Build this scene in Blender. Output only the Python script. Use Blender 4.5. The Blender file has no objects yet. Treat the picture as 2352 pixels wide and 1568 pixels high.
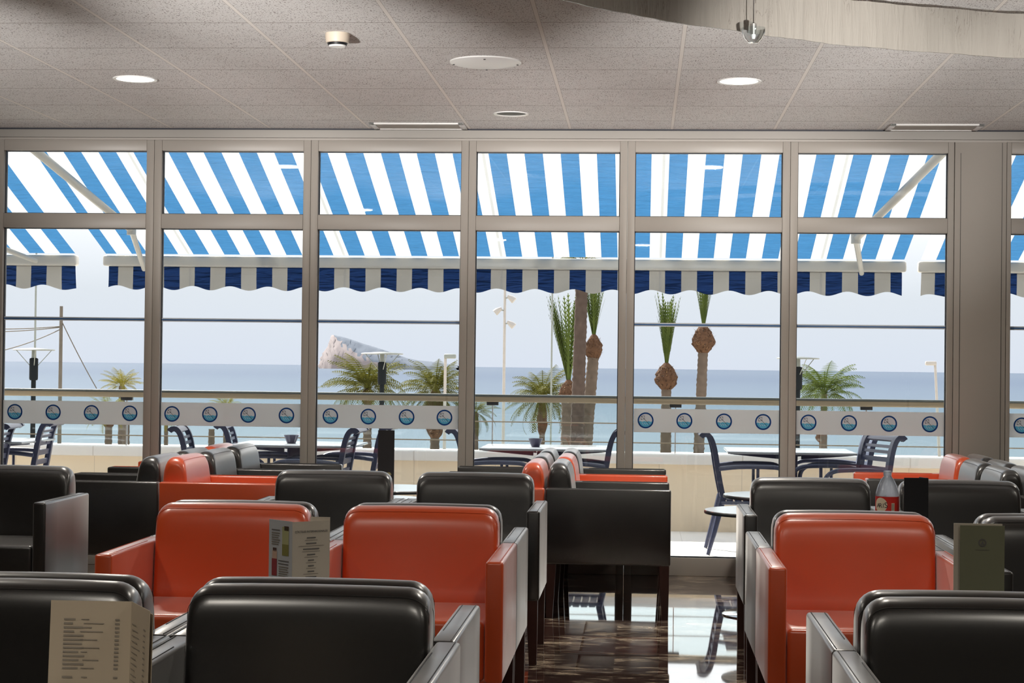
import bpy, bmesh, math, random
import numpy as np
from mathutils import Vector, Matrix
random.seed(7)
C = bpy.context.scene
COL = C.collection
PI = math.pi
# ------------------------------------------------------------------ camera
CX, CY, F = 1176.0, 784.0, 4216.0
H = 1.22
ROT = Matrix.Rotation(.0705, 3, 'Z') @ Matrix.Rotation(PI/2+.0138, 3, 'X') @ Matrix.Rotation(.0117, 3, 'Z')
cam_d = bpy.data.cameras.new('camera'); cam = bpy.data.objects.new('camera', cam_d); COL.objects.link(cam)
cam.matrix_world = Matrix.Translation((0, 0, H)) @ ROT.to_4x4()
cam_d.sensor_width = 36; cam_d.lens = F/2352*36; cam_d.clip_end = 30000; cam_d.clip_start = .05
C.camera = cam
def ray(u, v): return ROT @ Vector(((u-CX)/F, -(v-CY)/F, -1))
def atY(u, v, Y):
    r = ray(u, v); t = Y/r.y; return Vector((r.x*t, Y, H+r.z*t))
def XatY(u, Y, v=900): return atY(u, v, Y).x
# ------------------------------------------------------------------ materials
MATS = {}
def nmat(name):
    m = bpy.data.materials.new(name); m.use_nodes = True
    nt = m.node_tree; nt.nodes.clear()
    out = nt.nodes.new('ShaderNodeOutputMaterial')
    MATS[name] = m
    return m, nt, out
def L(nt, a, b): nt.links.new(a, b)
def val(nt, op, a, b=None, c=None):
    n = nt.nodes.new('ShaderNodeMath'); n.operation = op
    for i, x in enumerate((a, b, c)):
        if x is None: continue
        if isinstance(x, (int, float)): n.inputs[i].default_value = x
        else: L(nt, x, n.inputs[i])
    return n.outputs[0]
def mixc(nt, fac, a, b):
    n = nt.nodes.new('ShaderNodeMix'); n.data_type = 'RGBA'
    if isinstance(fac, (int, float)): n.inputs[0].default_value = fac
    else: L(nt, fac, n.inputs[0])
    for s, x in ((n.inputs[6], a), (n.inputs[7], b)):
        if isinstance(x, tuple): s.default_value = x+(1,) if len(x) == 3 else x
        else: L(nt, x, s)
    return n.outputs[2]
def coords(nt, kind='Object'):
    return nt.nodes.new('ShaderNodeTexCoord').outputs[kind]
def noise(nt, vec, scale, detail=3, rough=.5, dist=0, out='Fac'):
    n = nt.nodes.new('ShaderNodeTexNoise'); n.inputs['Scale'].default_value = scale
    n.inputs['Detail'].default_value = detail; n.inputs['Roughness'].default_value = rough
    n.inputs['Distortion'].default_value = dist
    if vec is not None: L(nt, vec, n.inputs['Vector'])
    return n.outputs[out]
def mapping(nt, vec, scale=(1, 1, 1), rot=(0, 0, 0)):
    n = nt.nodes.new('ShaderNodeMapping'); n.inputs['Scale'].default_value = scale; n.inputs['Rotation'].default_value = rot
    L(nt, vec, n.inputs['Vector']); return n.outputs[0]
def ramp(nt, fac, stops):
    n = nt.nodes.new('ShaderNodeValToRGB'); cr = n.color_ramp
    while len(cr.elements) < len(stops): cr.elements.new(.5)
    for e, (p, c) in zip(cr.elements, stops):
        e.position = p; e.color = (c if isinstance(c, tuple) else (c, c, c))+(1,)
    L(nt, fac, n.inputs[0]); return n.outputs[0]
def bsdf(nt, out, color, rough=.5, metal=0, spec=.5, bump=None, bstr=.2, bdist=.01, **kw):
    b = nt.nodes.new('ShaderNodeBsdfPrincipled')
    if isinstance(color, tuple): b.inputs['Base Color'].default_value = color+(1,)
    else: L(nt, color, b.inputs['Base Color'])
    if isinstance(rough, (int, float)): b.inputs['Roughness'].default_value = rough
    else: L(nt, rough, b.inputs['Roughness'])
    b.inputs['Metallic'].default_value = metal
    b.inputs['Specular IOR Level'].default_value = spec
    for k, v in kw.items(): b.inputs[k.replace('_', ' ')].default_value = v
    if bump is not None:
        n = nt.nodes.new('ShaderNodeBump'); n.inputs['Strength'].default_value = bstr; n.inputs['Distance'].default_value = bdist
        L(nt, bump, n.inputs['Height']); L(nt, n.outputs[0], b.inputs['Normal'])
    if out is not None: L(nt, b.outputs[0], out.inputs[0])
    return b
def simple(name, color, rough=.5, metal=0, spec=.5, var=.12, scale=8, bstr=.0, **kw):
    m, nt, out = nmat(name)
    v = coords(nt)
    n = noise(nt, v, scale, 4)
    dark = tuple(c*(1-var) for c in color); light = tuple(min(1, c*(1+var)) for c in color)
    col = mixc(nt, n, dark, light)
    bsdf(nt, out, col, rough, metal, spec, bump=n if bstr else None, bstr=bstr, **kw)
    return m
def leather(name, color, sheen):
    m, nt, out = nmat(name)
    v = coords(nt)
    big = noise(nt, v, 3.2, 3); fine = noise(nt, v, 260, 2)
    col = mixc(nt, big, tuple(c*.9 for c in color), tuple(c*1.08 for c in color))
    h = val(nt, 'ADD', val(nt, 'MULTIPLY', fine, .12), val(nt, 'MULTIPLY', noise(nt, v, 9, 2), .9))
    bsdf(nt, out, col, .42, 0, .3, bump=h, bstr=.16, bdist=.005, Coat_Weight=1.0, Coat_Roughness=.27, Coat_IOR=1.85, Sheen_Weight=sheen, Sheen_Roughness=.38)
    return m
M_orange = leather('orange_leather', (.74, .085, .008), .55)
M_black = leather('black_leather', (.0045, .0037, .0033), .75)
M_seam = simple('dark_thread', (.02, .018, .018), .6)
M_seam_o = simple('orange_thread', (.60, .08, .012), .6)
M_legwood = simple('dark_stained_wood', (.045, .014, .010), .35, scale=14, var=.35)
M_alu = simple('beige_aluminium', (.335, .305, .272), .42, .0, .45, var=.04, scale=2.5)
M_gasket = simple('black_rubber', (.008, .010, .02), .6)
M_white = simple('white_paint', (.78, .77, .75), .4, var=.03)
M_whitemetal = simple('white_enamel', (.50, .475, .43), .35, var=.03)
M_bar = simple('blue_glazing_strip', (.04, .13, .33), .3)
M_barlight = simple('silver_glazing_edge', (.60, .65, .70), .3)
M_blackp = simple('black_plastic', (.012, .012, .014), .4)
M_chrome = simple('polished_steel', (.75, .76, .78), .12, 1.0, var=.03)
M_steel = simple('brushed_steel', (.55, .53, .50), .35, .8, var=.05)
M_rail = simple('champagne_rail_metal', (.30, .235, .155), .35, .3, var=.05)
M_outchair = simple('blue_grey_resin', (.045, .052, .10), .38, var=.15)
M_tabletop = simple('pale_laminate', (.42, .44, .46), .12, 0, .6, var=.03)
M_inttop = simple('polished_pale_steel_top', (.93, .94, .95), .16, .85, .6, var=.02)
M_darkedge = simple('dark_table_edge', (.02, .025, .03), .4)
M_vent = simple('beige_grille_paint', (.20, .17, .14), .6)
M_cream = simple('cream_plastic', (.55, .47, .38), .45)
M_dpurple = simple('dark_indigo_resin', (.035, .03, .07), .4)
M_rock = simple('hazed_limestone', (.175, .15, .15), .95, 0, .1, var=.25, scale=.02)  # island rock and scrub colours have aerial haze mixed in
M_scrub = simple('hazed_scrub_slope', (.088, .102, .128), .95, 0, .1, var=.12, scale=.03)
M_pole = simple('weathered_pole_wood', (.08, .068, .055), .8, scale=5, var=.3)
M_polew = simple('white_lamp_pole', (.27, .25, .235), .5)
M_poleg = simple('pale_green_grey_pole', (.15, .165, .155), .5)
M_dpole = simple('dark_lamp_pole', (.006, .008, .010), .8, 0, .1)
M_disc = simple('lamp_reflector', (.07, .08, .075), .5)
M_conegl = None
M_promenade = simple('promenade_paving', (.55, .50, .42), .9, var=.1, scale=.6)
M_room = simple('cream_wall_paint', (.62, .57, .50), .7, var=.03, scale=1.5)
M_ground = simple('pale_ground_paving', (.62, .59, .54), .8, var=.08, scale=.8)
M_boot = simple('dead_frond_stubs', (.075, .040, .024), .95, 0, .1, var=.6, scale=5)
M_bootl = simple('pale_frond_stubs', (.16, .095, .055), .95, 0, .1, var=.3)
M_trunk = simple('palm_bark', (.085, .065, .052), .95, 0, .1, var=.5, scale=3)
M_trunk_d = simple('dark_palm_bark', (.055, .040, .034), .95, 0, .1, var=.5, scale=3)
M_ink = simple('grey_print', (.16, .15, .14), .8)
M_inkl = simple('pale_print', (.27, .235, .19), .8)
M_inkd = simple('dark_print', (.05, .05, .055), .8)
M_paper = simple('cream_paper', (.66, .60, .50), .7, var=.03)
M_paperb = simple('cool_white_paper', (.60, .62, .64), .6, var=.03)
M_paperk = simple('kraft_paper', (.50, .42, .31), .75, var=.05)
M_green = simple('olive_cover', (.23, .24, .15), .6, var=.05)
M_yg = simple('pale_green_print', (.52, .52, .26), .6); M_og = simple('olive_print', (.30, .28, .08), .6)
M_redp = simple('berry_print', (.35, .05, .06), .6); M_orp = simple('orange_print', (.75, .22, .04), .6)
M_brp = simple('brown_print', (.10, .05, .04), .6); M_peach = simple('peach_print', (.70, .48, .36), .6)
M_gold = simple('dull_gold_print', (.35, .31, .16), .6); M_lime = simple('lime_print', (.45, .50, .12), .6)
M_label = simple('red_label', (.62, .03, .02), .35, var=.05)
M_labelc = simple('cream_label', (.80, .68, .50), .4)
M_cap = simple('red_cap', (.55, .03, .03), .4)

def leafmat(name, c1, c2):
    m, nt, out = nmat(name)
    v = coords(nt); n = noise(nt, v, 1.4, 2)
    col = mixc(nt, n, c1, c2)
    b = bsdf(nt, None, col, .7, 0, .06)
    t = nt.nodes.new('ShaderNodeBsdfTranslucent'); L(nt, col, t.inputs[0])
    mx = nt.nodes.new('ShaderNodeMixShader'); mx.inputs[0].default_value = .3
    L(nt, b.outputs[0], mx.inputs[1]); L(nt, t.outputs[0], mx.inputs[2]); L(nt, mx.outputs[0], out.inputs[0])
    return m
M_leaf = leafmat('palm_leaf_green', (.026, .036, .009), (.125, .115, .02))
M_leafy = leafmat('palm_leaf_yellow', (.20, .15, .02), (.10, .115, .025))
M_leafb = leafmat('palm_leaf_bright', (.030, .055, .014), (.10, .125, .03))

def glass(name, tint, k=1.0, ior=1.5):
    m, nt, out = nmat(name)
    t = nt.nodes.new('ShaderNodeBsdfTransparent'); t.inputs[0].default_value = tint+(1,)
    g = nt.nodes.new('ShaderNodeBsdfGlossy'); g.inputs['Roughness'].default_value = .01
    f = nt.nodes.new('ShaderNodeFresnel'); f.inputs[0].default_value = ior
    fac = val(nt, 'MULTIPLY', f.outputs[0], k)
    mx = nt.nodes.new('ShaderNodeMixShader'); L(nt, fac, mx.inputs[0]); L(nt, t.outputs[0], mx.inputs[1]); L(nt, g.outputs[0], mx.inputs[2])
    L(nt, mx.outputs[0], out.inputs[0]); return m
M_glass = glass('window_glass', (.97, .985, .99), 1.6)
M_rglass = glass('railing_glass', (.90, .95, .95), 1.0)
M_gcap = glass('clear_lamp_glass', (.88, .93, .94), 3.0)
# frosted band: partly see-through film
m, nt, out = nmat('frosted_film'); M_film = m
t = nt.nodes.new('ShaderNodeBsdfTransparent'); t.inputs[0].default_value = (.85, .85, .85, 1)
d = nt.nodes.new('ShaderNodeBsdfTranslucent'); d.inputs[0].default_value = (.95, .95, .95, 1)
d2 = nt.nodes.new('ShaderNodeBsdfDiffuse'); d2.inputs[0].default_value = (.62, .60, .58, 1)
a1 = nt.nodes.new('ShaderNodeMixShader'); a1.inputs[0].default_value = .45; L(nt, d.outputs[0], a1.inputs[1]); L(nt, d2.outputs[0], a1.inputs[2])
a2 = nt.nodes.new('ShaderNodeMixShader'); a2.inputs[0].default_value = .80; L(nt, t.outputs[0], a2.inputs[1]); L(nt, a1.outputs[0], a2.inputs[2])
L(nt, a2.outputs[0], out.inputs[0])
def film(name, c):
    m, nt, out = nmat(name)
    d = nt.nodes.new('ShaderNodeBsdfTranslucent'); d.inputs[0].default_value = c+(1,)
    e = nt.nodes.new('ShaderNodeBsdfDiffuse'); e.inputs[0].default_value = c+(1,)
    x = nt.nodes.new('ShaderNodeMixShader'); x.inputs[0].default_value = .5
    L(nt, d.outputs[0], x.inputs[1]); L(nt, e.outputs[0], x.inputs[2]); L(nt, x.outputs[0], out.inputs[0]); return m
M_eblue = film('emblem_navy', (.02, .07, .24)); M_ewhite = film('emblem_white', (.72, .74, .78)); M_esea = film('emblem_aqua', (.14, .48, .68)); M_eink = film('emblem_grey', (.06, .06, .08))

def emis(name, c, s):
    m, nt, out = nmat(name); e = nt.nodes.new('ShaderNodeEmission'); e.inputs[0].default_value = c+(1,); e.inputs[1].default_value = s
    L(nt, e.outputs[0], out.inputs[0]); return m
M_lit = emis('lit_diffuser', (1, .97, .86), 4.0)

# bottle plastic
m, nt, out = nmat('clear_bottle_plastic'); M_pet = m
t = nt.nodes.new('ShaderNodeBsdfTransparent'); t.inputs[0].default_value = (.86, .90, .95, 1)
g = nt.nodes.new('ShaderNodeBsdfGlossy'); g.inputs['Roughness'].default_value = .12
d = nt.nodes.new('ShaderNodeBsdfTranslucent'); d.inputs[0].default_value = (.85, .89, .95, 1)
fr = nt.nodes.new('ShaderNodeFresnel'); fr.inputs[0].default_value = 1.5
x1 = nt.nodes.new('ShaderNodeMixShader'); x1.inputs[0].default_value = .8; L(nt, t.outputs[0], x1.inputs[1]); L(nt, d.outputs[0], x1.inputs[2])
x2 = nt.nodes.new('ShaderNodeMixShader'); L(nt, fr.outputs[0], x2.inputs[0]); L(nt, x1.outputs[0], x2.inputs[1]); L(nt, g.outputs[0], x2.inputs[2])
L(nt, x2.outputs[0], out.inputs[0])

# ceiling tiles
m, nt, out = nmat('mineral_ceiling_tiles'); M_ceil = m
v = coords(nt); sp = nt.nodes.new('ShaderNodeSeparateXYZ'); L(nt, v, sp.inputs[0])
fx = val(nt, 'FRACT', val(nt, 'DIVIDE', val(nt, 'ADD', sp.outputs[0], 2.235+60), .6))
fy = val(nt, 'FRACT', val(nt, 'DIVIDE', val(nt, 'ADD', sp.outputs[1], -7.495+60), .6))
dx = val(nt, 'MULTIPLY', val(nt, 'ABSOLUTE', val(nt, 'SUBTRACT', val(nt, 'FRACT', val(nt, 'ADD', fx, .5)), .5)), .6)
dy = val(nt, 'MULTIPLY', val(nt, 'ABSOLUTE', val(nt, 'SUBTRACT', val(nt, 'FRACT', val(nt, 'ADD', fy, .5)), .5)), .6)
gy = val(nt, 'LESS_THAN', dy, .0045)
bar = val(nt, 'LESS_THAN', dx, .0080)
bare = val(nt, 'MULTIPLY', val(nt, 'LESS_THAN', dx, .0100), val(nt, 'GREATER_THAN', dx, .0080))
vs = mapping(nt, v, (1.25, .55, 1))
sn = noise(nt, vs, 125, 3, .6, .4)
cl = noise(nt, v, 14, 2)
spk = val(nt, 'GREATER_THAN', val(nt, 'ADD', sn, val(nt, 'MULTIPLY', val(nt, 'SUBTRACT', cl, .5), .15)), .59)
var = noise(nt, v, 2.2, 2)
base = mixc(nt, var, (.71, .69, .675), (.77, .755, .74))
c1 = mixc(nt, val(nt, 'MULTIPLY', spk, .8), base, (.22, .18, .17))
c2 = mixc(nt, val(nt, 'MULTIPLY', gy, .75), c1, (.25, .20, .18))
c3 = mixc(nt, bar, c2, (.84, .80, .755))
c4 = mixc(nt, val(nt, 'MULTIPLY', bare, .6), c3, (.33, .28, .24))
hh = val(nt, 'SUBTRACT', 1, val(nt, 'MULTIPLY', spk, .6))
bsdf(nt, out, c4, .85, 0, .2, bump=hh, bstr=.3, bdist=.002)

# floor marble
m, nt, out = nmat('dark_emperador_marble'); M_floor = m
v = coords(nt); sp = nt.nodes.new('ShaderNodeSeparateXYZ'); L(nt, v, sp.inputs[0])
def tile(a, off, w):
    f = val(nt, 'FRACT', val(nt, 'DIVIDE', val(nt, 'ADD', a, off+40*w), w))
    return val(nt, 'MULTIPLY', val(nt, 'ABSOLUTE', val(nt, 'SUBTRACT', val(nt, 'FRACT', val(nt, 'ADD', f, .5)), .5)), w)
jx = tile(sp.outputs[0], .10, .6); jy = tile(sp.outputs[1], -.1, .6)
j = val(nt, 'LESS_THAN', val(nt, 'MINIMUM', jx, jy), .0014)
cellx = val(nt, 'FLOOR', val(nt, 'DIVIDE', val(nt, 'ADD', sp.outputs[0], .1), .6)); celly = val(nt, 'FLOOR', val(nt, 'DIVIDE', val(nt, 'ADD', sp.outputs[1], -.1), .6))
cmb = nt.nodes.new('ShaderNodeCombineXYZ'); L(nt, val(nt, 'ADD', sp.outputs[0], val(nt, 'MULTIPLY', celly, 3.7)), cmb.inputs[0]); L(nt, val(nt, 'ADD', sp.outputs[1], val(nt, 'MULTIPLY', cellx, 2.9)), cmb.inputs[1])
rv = mapping(nt, cmb.outputs[0], (2.2, 5.5, 1), (0, 0, .35))
n1 = noise(nt, rv, 2.0, 6, .62, 1.1)
vein = val(nt, 'POWER', val(nt, 'SUBTRACT', 1, val(nt, 'MINIMUM', 1, val(nt, 'MULTIPLY', val(nt, 'ABSOLUTE', val(nt, 'SUBTRACT', n1, .57)), 9))), 2)
msk = ramp(nt, noise(nt, cmb.outputs[0], 2.6, 3), [(.44, 0.0), (.60, 1.0)])
blot = ramp(nt, noise(nt, rv, 3.4, 6, .7), [(.60, 0.0), (.72, .6)])
body = mixc(nt, noise(nt, cmb.outputs[0], 7, 5), (.032, .016, .013), (.085, .045, .036))
cc = mixc(nt, val(nt, 'MULTIPLY', val(nt, 'MULTIPLY', vein, msk), 1.0), body, (.85, .68, .50))
cc = mixc(nt, val(nt, 'MULTIPLY', blot, 1.3), cc, (.68, .52, .36))
cc = mixc(nt, val(nt, 'MULTIPLY', j, .5), cc, (.12, .09, .07))
bsdf(nt, out, cc, .035, 0, .7, Coat_Weight=.6, Coat_Roughness=.02, bump=noise(nt, v, 3.0, 2), bstr=.035, bdist=.01)

# terrace materials
def stone(name, a, b, pitch, rough=.8):
    m, nt, out = nmat(name); v = coords(nt); sp = nt.nodes.new('ShaderNodeSeparateXYZ'); L(nt, v, sp.inputs[0])
    f = val(nt, 'FRACT', val(nt, 'DIVIDE', val(nt, 'ADD', sp.outputs[0], 60), pitch))
    j = val(nt, 'LESS_THAN', f, .008)
    c = mixc(nt, noise(nt, v, 2.5, 5, .6), a, b)
    c = mixc(nt, val(nt, 'MULTIPLY', j, .35), c, (.30, .24, .18))
    bsdf(nt, out, c, rough, 0, .3); return m
M_wallst = stone('cream_stone_parapet', (.86, .70, .50), (.90, .76, .57), .62)
M_terr = stone('pale_terrace_tiles', (.78, .75, .70), (.84, .81, .76), .45, .6)
M_cap_st = stone('white_stone_coping', (.74, .70, .66), (.80, .77, .72), 1.24, .5)

# sea
m, nt, out = nmat('sea_water'); M_sea = m
v = coords(nt); sp = nt.nodes.new('ShaderNodeSeparateXYZ'); L(nt, v, sp.inputs[0])
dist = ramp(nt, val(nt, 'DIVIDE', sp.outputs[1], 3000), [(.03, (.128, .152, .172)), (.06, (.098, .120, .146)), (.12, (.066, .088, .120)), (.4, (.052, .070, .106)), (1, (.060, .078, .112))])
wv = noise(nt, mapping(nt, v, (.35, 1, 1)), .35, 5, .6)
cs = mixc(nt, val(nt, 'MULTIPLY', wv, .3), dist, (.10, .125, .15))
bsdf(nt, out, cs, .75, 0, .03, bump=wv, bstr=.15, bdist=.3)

# awning cloth
def cloth(name, phase, seam0, fac_t, blue, white, bluet, whitet):
    m, nt, out = nmat(name); v = coords(nt); sp = nt.nodes.new('ShaderNodeSeparateXYZ'); L(nt, v, sp.inputs[0])
    f = val(nt, 'FRACT', val(nt, 'DIVIDE', val(nt, 'ADD', sp.outputs[0], -phase+.2335*100), .2335))
    isb = val(nt, 'LESS_THAN', f, .508)
    s = val(nt, 'FRACT', val(nt, 'DIVIDE', val(nt, 'ADD', sp.outputs[0], -seam0+1.1675*30), 1.1675))
    sm = val(nt, 'MULTIPLY', val(nt, 'LESS_THAN', s, .016), .45)
    weave = noise(nt, v, 6, 4)
    cb = mixc(nt, weave, tuple(x*.93 for x in blue), blue); cw = mixc(nt, weave, tuple(x*.95 for x in white), white)
    refl = mixc(nt, sm, mixc(nt, isb, cw, cb), (.3, .3, .3))
    tr = mixc(nt, sm, mixc(nt, isb, whitet, bluet), (.10, .10, .10))
    wr = nt.nodes.new('ShaderNodeTexNoise'); wr.inputs['Scale'].default_value = 5.0; wr.inputs['Detail'].default_value = 2; wr.inputs['Distortion'].default_value = .6
    L(nt, mapping(nt, v, (.8, 5.5, 5.5)), wr.inputs['Vector'])
    bp = nt.nodes.new('ShaderNodeBump'); bp.inputs['Strength'].default_value = 1.0; bp.inputs['Distance'].default_value = .05
    L(nt, val(nt, 'MULTIPLY', wr.outputs[0], isb), bp.inputs['Height'])
    d = nt.nodes.new('ShaderNodeBsdfDiffuse'); L(nt, refl, d.inputs[0]); L(nt, bp.outputs[0], d.inputs['Normal'])
    t = nt.nodes.new('ShaderNodeBsdfTranslucent'); L(nt, tr, t.inputs[0]); L(nt, bp.outputs[0], t.inputs['Normal'])
    x = nt.nodes.new('ShaderNodeMixShader'); x.inputs[0].default_value = fac_t
    L(nt, d.outputs[0], x.inputs[1]); L(nt, t.outputs[0], x.inputs[2]); L(nt, x.outputs[0], out.inputs[0]); return m
BL = (.025, .11, .30); WH = (.50, .49, .46); BT = (.026, .092, .185); WT = (.315, .32, .315)
M_aw = cloth('striped_awning_cloth', -1.001, -1.045, .62, BL, WH, BT, WT)
M_awL = cloth('striped_awning_cloth_left', -4.35, -5.0, .62, BL, WH, BT, WT)
M_awR = cloth('striped_awning_cloth_right', 2.12, 3.4, .62, BL, WH, BT, WT)
BL_SHADE = (.008, .019, .065); WH_SHADE = (.23, .22, .205)  # awning stripes darkened in colour to carry the valance's shade
M_va = cloth('shaded_valance_cloth', -1.001, -1.045, .25, BL_SHADE, WH_SHADE, (.008, .022, .075), (.2, .196, .185))
M_vaL = cloth('shaded_valance_cloth_left', -4.35, -5.0, .25, BL_SHADE, WH_SHADE, (.008, .022, .075), (.2, .196, .185))
M_vaR = cloth('shaded_valance_cloth_right', 2.12, 3.4, .25, BL_SHADE, WH_SHADE, (.008, .022, .075), (.2, .196, .185))
# ribbon lampshade
m, nt, out = nmat('rippled_resin'); M_rib = m
v = coords(nt); rb = noise(nt, mapping(nt, v, (9, 9, .7)), 3.0, 4, .6, .8)
crk = ramp(nt, noise(nt, mapping(nt, v, (10, 10, 1.2)), 1.6, 5, .65, 1.0), [(.492, 0.0), (.5, .8), (.508, 0.0)])
gap = ramp(nt, noise(nt, v, 3.5, 2), [(.45, 0.0), (.6, 1.0)])
cc = mixc(nt, val(nt, 'MULTIPLY', val(nt, 'MULTIPLY', crk, gap), .8), mixc(nt, rb, (.33, .305, .27), (.40, .375, .335)), (.10, .08, .07))
b = bsdf(nt, None, cc, .25, 0, .5, bump=rb, bstr=.35, bdist=.03)
t = nt.nodes.new('ShaderNodeBsdfTranslucent'); L(nt, cc, t.inputs[0])
x = nt.nodes.new('ShaderNodeMixShader'); x.inputs[0].default_value = .35
L(nt, b.outputs[0], x.inputs[1]); L(nt, t.outputs[0], x.inputs[2]); L(nt, x.outputs[0], out.inputs[0])

# ------------------------------------------------------------------ mesh helpers
class MB:
    def __init__(s): s.bm = bmesh.new(); s.mats = []
    def mi(s, mat):
        if mat is None: return 0
        if mat not in s.mats: s.mats.append(mat)
        return s.mats.index(mat)
    def box(s, x0, x1, y0, y1, z0, z1, mat=None, bev=0, seg=2, xf=None):
        r = bmesh.ops.create_cube(s.bm, size=1); vs = r['verts']
        for v in vs: v.co = Vector(((x0+x1)/2+v.co.x*(x1-x0), (y0+y1)/2+v.co.y*(y1-y0), (z0+z1)/2+v.co.z*(z1-z0)))
        i = s.mi(mat)
        fs = set(f for v in vs for f in v.link_faces)
        for f in fs: f.material_index = i
        if bev:
            es = list(set(e for v in vs for e in v.link_edges))
            rb = bmesh.ops.bevel(s.bm, geom=es, offset=bev, segments=seg, affect='EDGES', profile=.5)
            for f in rb['faces']: f.material_index = i
            vs = list(set(v for f in rb['faces'] for v in f.verts))
        if xf is not None:
            allv = set(vs)
            for v in list(allv):
                for e in v.link_edges: allv.add(e.other_vert(v))
            for v in allv: v.co = xf @ v.co
        return s
    def grid(s, rows, mat=None, closed_u=False, closed_v=False):
        i = s.mi(mat)
        V = [[s.bm.verts.new(p) for p in r] for r in rows]
        n = len(V); m_ = len(V[0])
        for a in range(n if closed_u else n-1):
            for b_ in range(m_ if closed_v else m_-1):
                try:
                    f = s.bm.faces.new((V[a][b_], V[(a+1) % n][b_], V[(a+1) % n][(b_+1) % m_], V[a][(b_+1) % m_])); f.material_index = i
                except ValueError: pass
        return V
    def cap(s, loop, mat=None, flip=False):
        try:
            f = s.bm.faces.new(loop[::-1] if flip else loop); f.material_index = s.mi(mat)
        except ValueError: pass
    def tube(s, pts, r, mat=None, n=8, cap=True):
        pts = [Vector(p) for p in pts]; rows = []
        rr = r if isinstance(r, (list, tuple)) else [r]*len(pts)
        up = Vector((0, 0, 1)); prev = None
        for k, p in enumerate(pts):
            t = (pts[min(k+1, len(pts)-1)]-pts[max(k-1, 0)]).normalized()
            if prev is None:
                a = t.cross(up if abs(t.z) < .9 else Vector((1, 0, 0))).normalized()
            else:
                a = (prev - t*prev.dot(t)).normalized()
            prev = a; b_ = t.cross(a)
            rows.append([p+(a*math.cos(2*PI*q/n)+b_*math.sin(2*PI*q/n))*rr[k] for q in range(n)])
        V = s.grid(rows, mat, closed_v=True)
        if cap: s.cap(V[0], mat, True); s.cap(V[-1], mat)
        return s
    def lathe(s, prof, cx=0, cy=0, mat=None, n=24, cap=True):
        rows = [[Vector((cx+r*math.cos(2*PI*q/n), cy+r*math.sin(2*PI*q/n), z)) for q in range(n)] for r, z in prof]
        V = s.grid(rows, mat, closed_v=True)
        if cap: s.cap(V[0], mat, True); s.cap(V[-1], mat)
        return s
    def poly(s, pts, mat=None):
        s.cap([s.bm.verts.new(p) for p in pts], mat); return s
    def build(s, name, mat=None, parent=None, loc=(0, 0, 0), smooth=True, angle=38, rot=None):
        bmesh.ops.recalc_face_normals(s.bm, faces=s.bm.faces)
        me = bpy.data.meshes.new(name); s.bm.to_mesh(me); s.bm.free()
        if mat is not None and not s.mats: s.mats = [mat]
        for m_ in s.mats: me.materials.append(m_)
        if smooth:
            for p in me.polygons: p.use_smooth = True
            me.set_sharp_from_angle(angle=math.radians(angle))
        o = bpy.data.objects.new(name, me); COL.objects.link(o); o.location = loc
        if rot: o.rotation_euler = rot
        if parent: o.parent = parent
        return o
def tag(o, label=None, cat=None, group=None, kind=None):
    if label: o['label'] = label
    if cat: o['category'] = cat
    if group: o['group'] = group
    if kind: o['kind'] = kind
    return o
def thing(name, label, cat, loc=(0, 0, 0), rz=0, group=None):
    o = bpy.data.objects.new(name, None); COL.objects.link(o); o.empty_display_size = .1
    o.location = loc; o.rotation_euler = (0, 0, rz)
    return tag(o, label, cat, group)
def dup(root, loc, rz, label=None, group=None):
    def cp(o, par):
        c = o.copy(); COL.objects.link(c)
        if par: c.parent = par
        for ch in list(o.children): cp(ch, c)
        return c
    r = cp(root, None); r.location = loc; r.rotation_euler = (0, 0, rz)
    if label: r['label'] = label
    if group: r['group'] = group
    return r
def struct(name, mb, mat, **k):
    o = mb.build(name, mat, **k); o['kind'] = 'structure'; return o
def text_mesh(body, size, mat, parent, name, loc, rot, align='CENTER'):
    cu = bpy.data.curves.new(name, 'FONT'); cu.body = body; cu.size = size; cu.align_x = align; cu.extrude = .0001
    t = bpy.data.objects.new(name+'_tmp', cu); COL.objects.link(t)
    dg = bpy.context.evaluated_depsgraph_get(); me = bpy.data.meshes.new_from_object(t.evaluated_get(dg))
    COL.objects.unlink(t); bpy.data.objects.remove(t)
    me.materials.clear(); me.materials.append(mat)
    o = bpy.data.objects.new(name, me); COL.objects.link(o); o.location = loc; o.rotation_euler = rot; o.parent = parent
    return o

# ================================================================== THE SETTING
CEIL = 2.633; FY = 10.88
X0, X1, YB = -8.0, 8.0, -7.0
struct('floor', MB().box(X0, X1, YB, 10.99, -.12, 0), M_floor, smooth=False)
struct('ceiling', MB().box(X0, X1, YB, 10.865, CEIL, CEIL+.03), M_ceil, smooth=False)
struct('ceiling_roof_slab', MB().box(X0-.2, X1+.2, YB-.2, 11.15, 3.3, 3.5), M_room, smooth=False)
struct('wall_left', MB().box(X0-.15, X0, YB, 10.99, -.12, 3.3), M_room, smooth=False)
struct('wall_right', MB().box(X1, X1+.15, YB, 10.99, -.12, 3.3), M_room, smooth=False)
struct('wall_back', MB().box(X0-.15, X1+.15, YB-.15, YB, -.12, 3.3), M_room, smooth=False)
# header above windows
mb = MB()
mb.box(X0, X1, 10.93, 11.12, 2.565, 3.3, M_alu)
mb.box(X0, X1, 10.872, 10.93, 2.563, 2.576, M_alu)
struct('wall_front', mb, M_alu, smooth=False)
struct('trim_1', MB().box(X0, X1, 10.865, 10.872, CEIL-.008, CEIL+.03), M_gasket, smooth=False)
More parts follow.
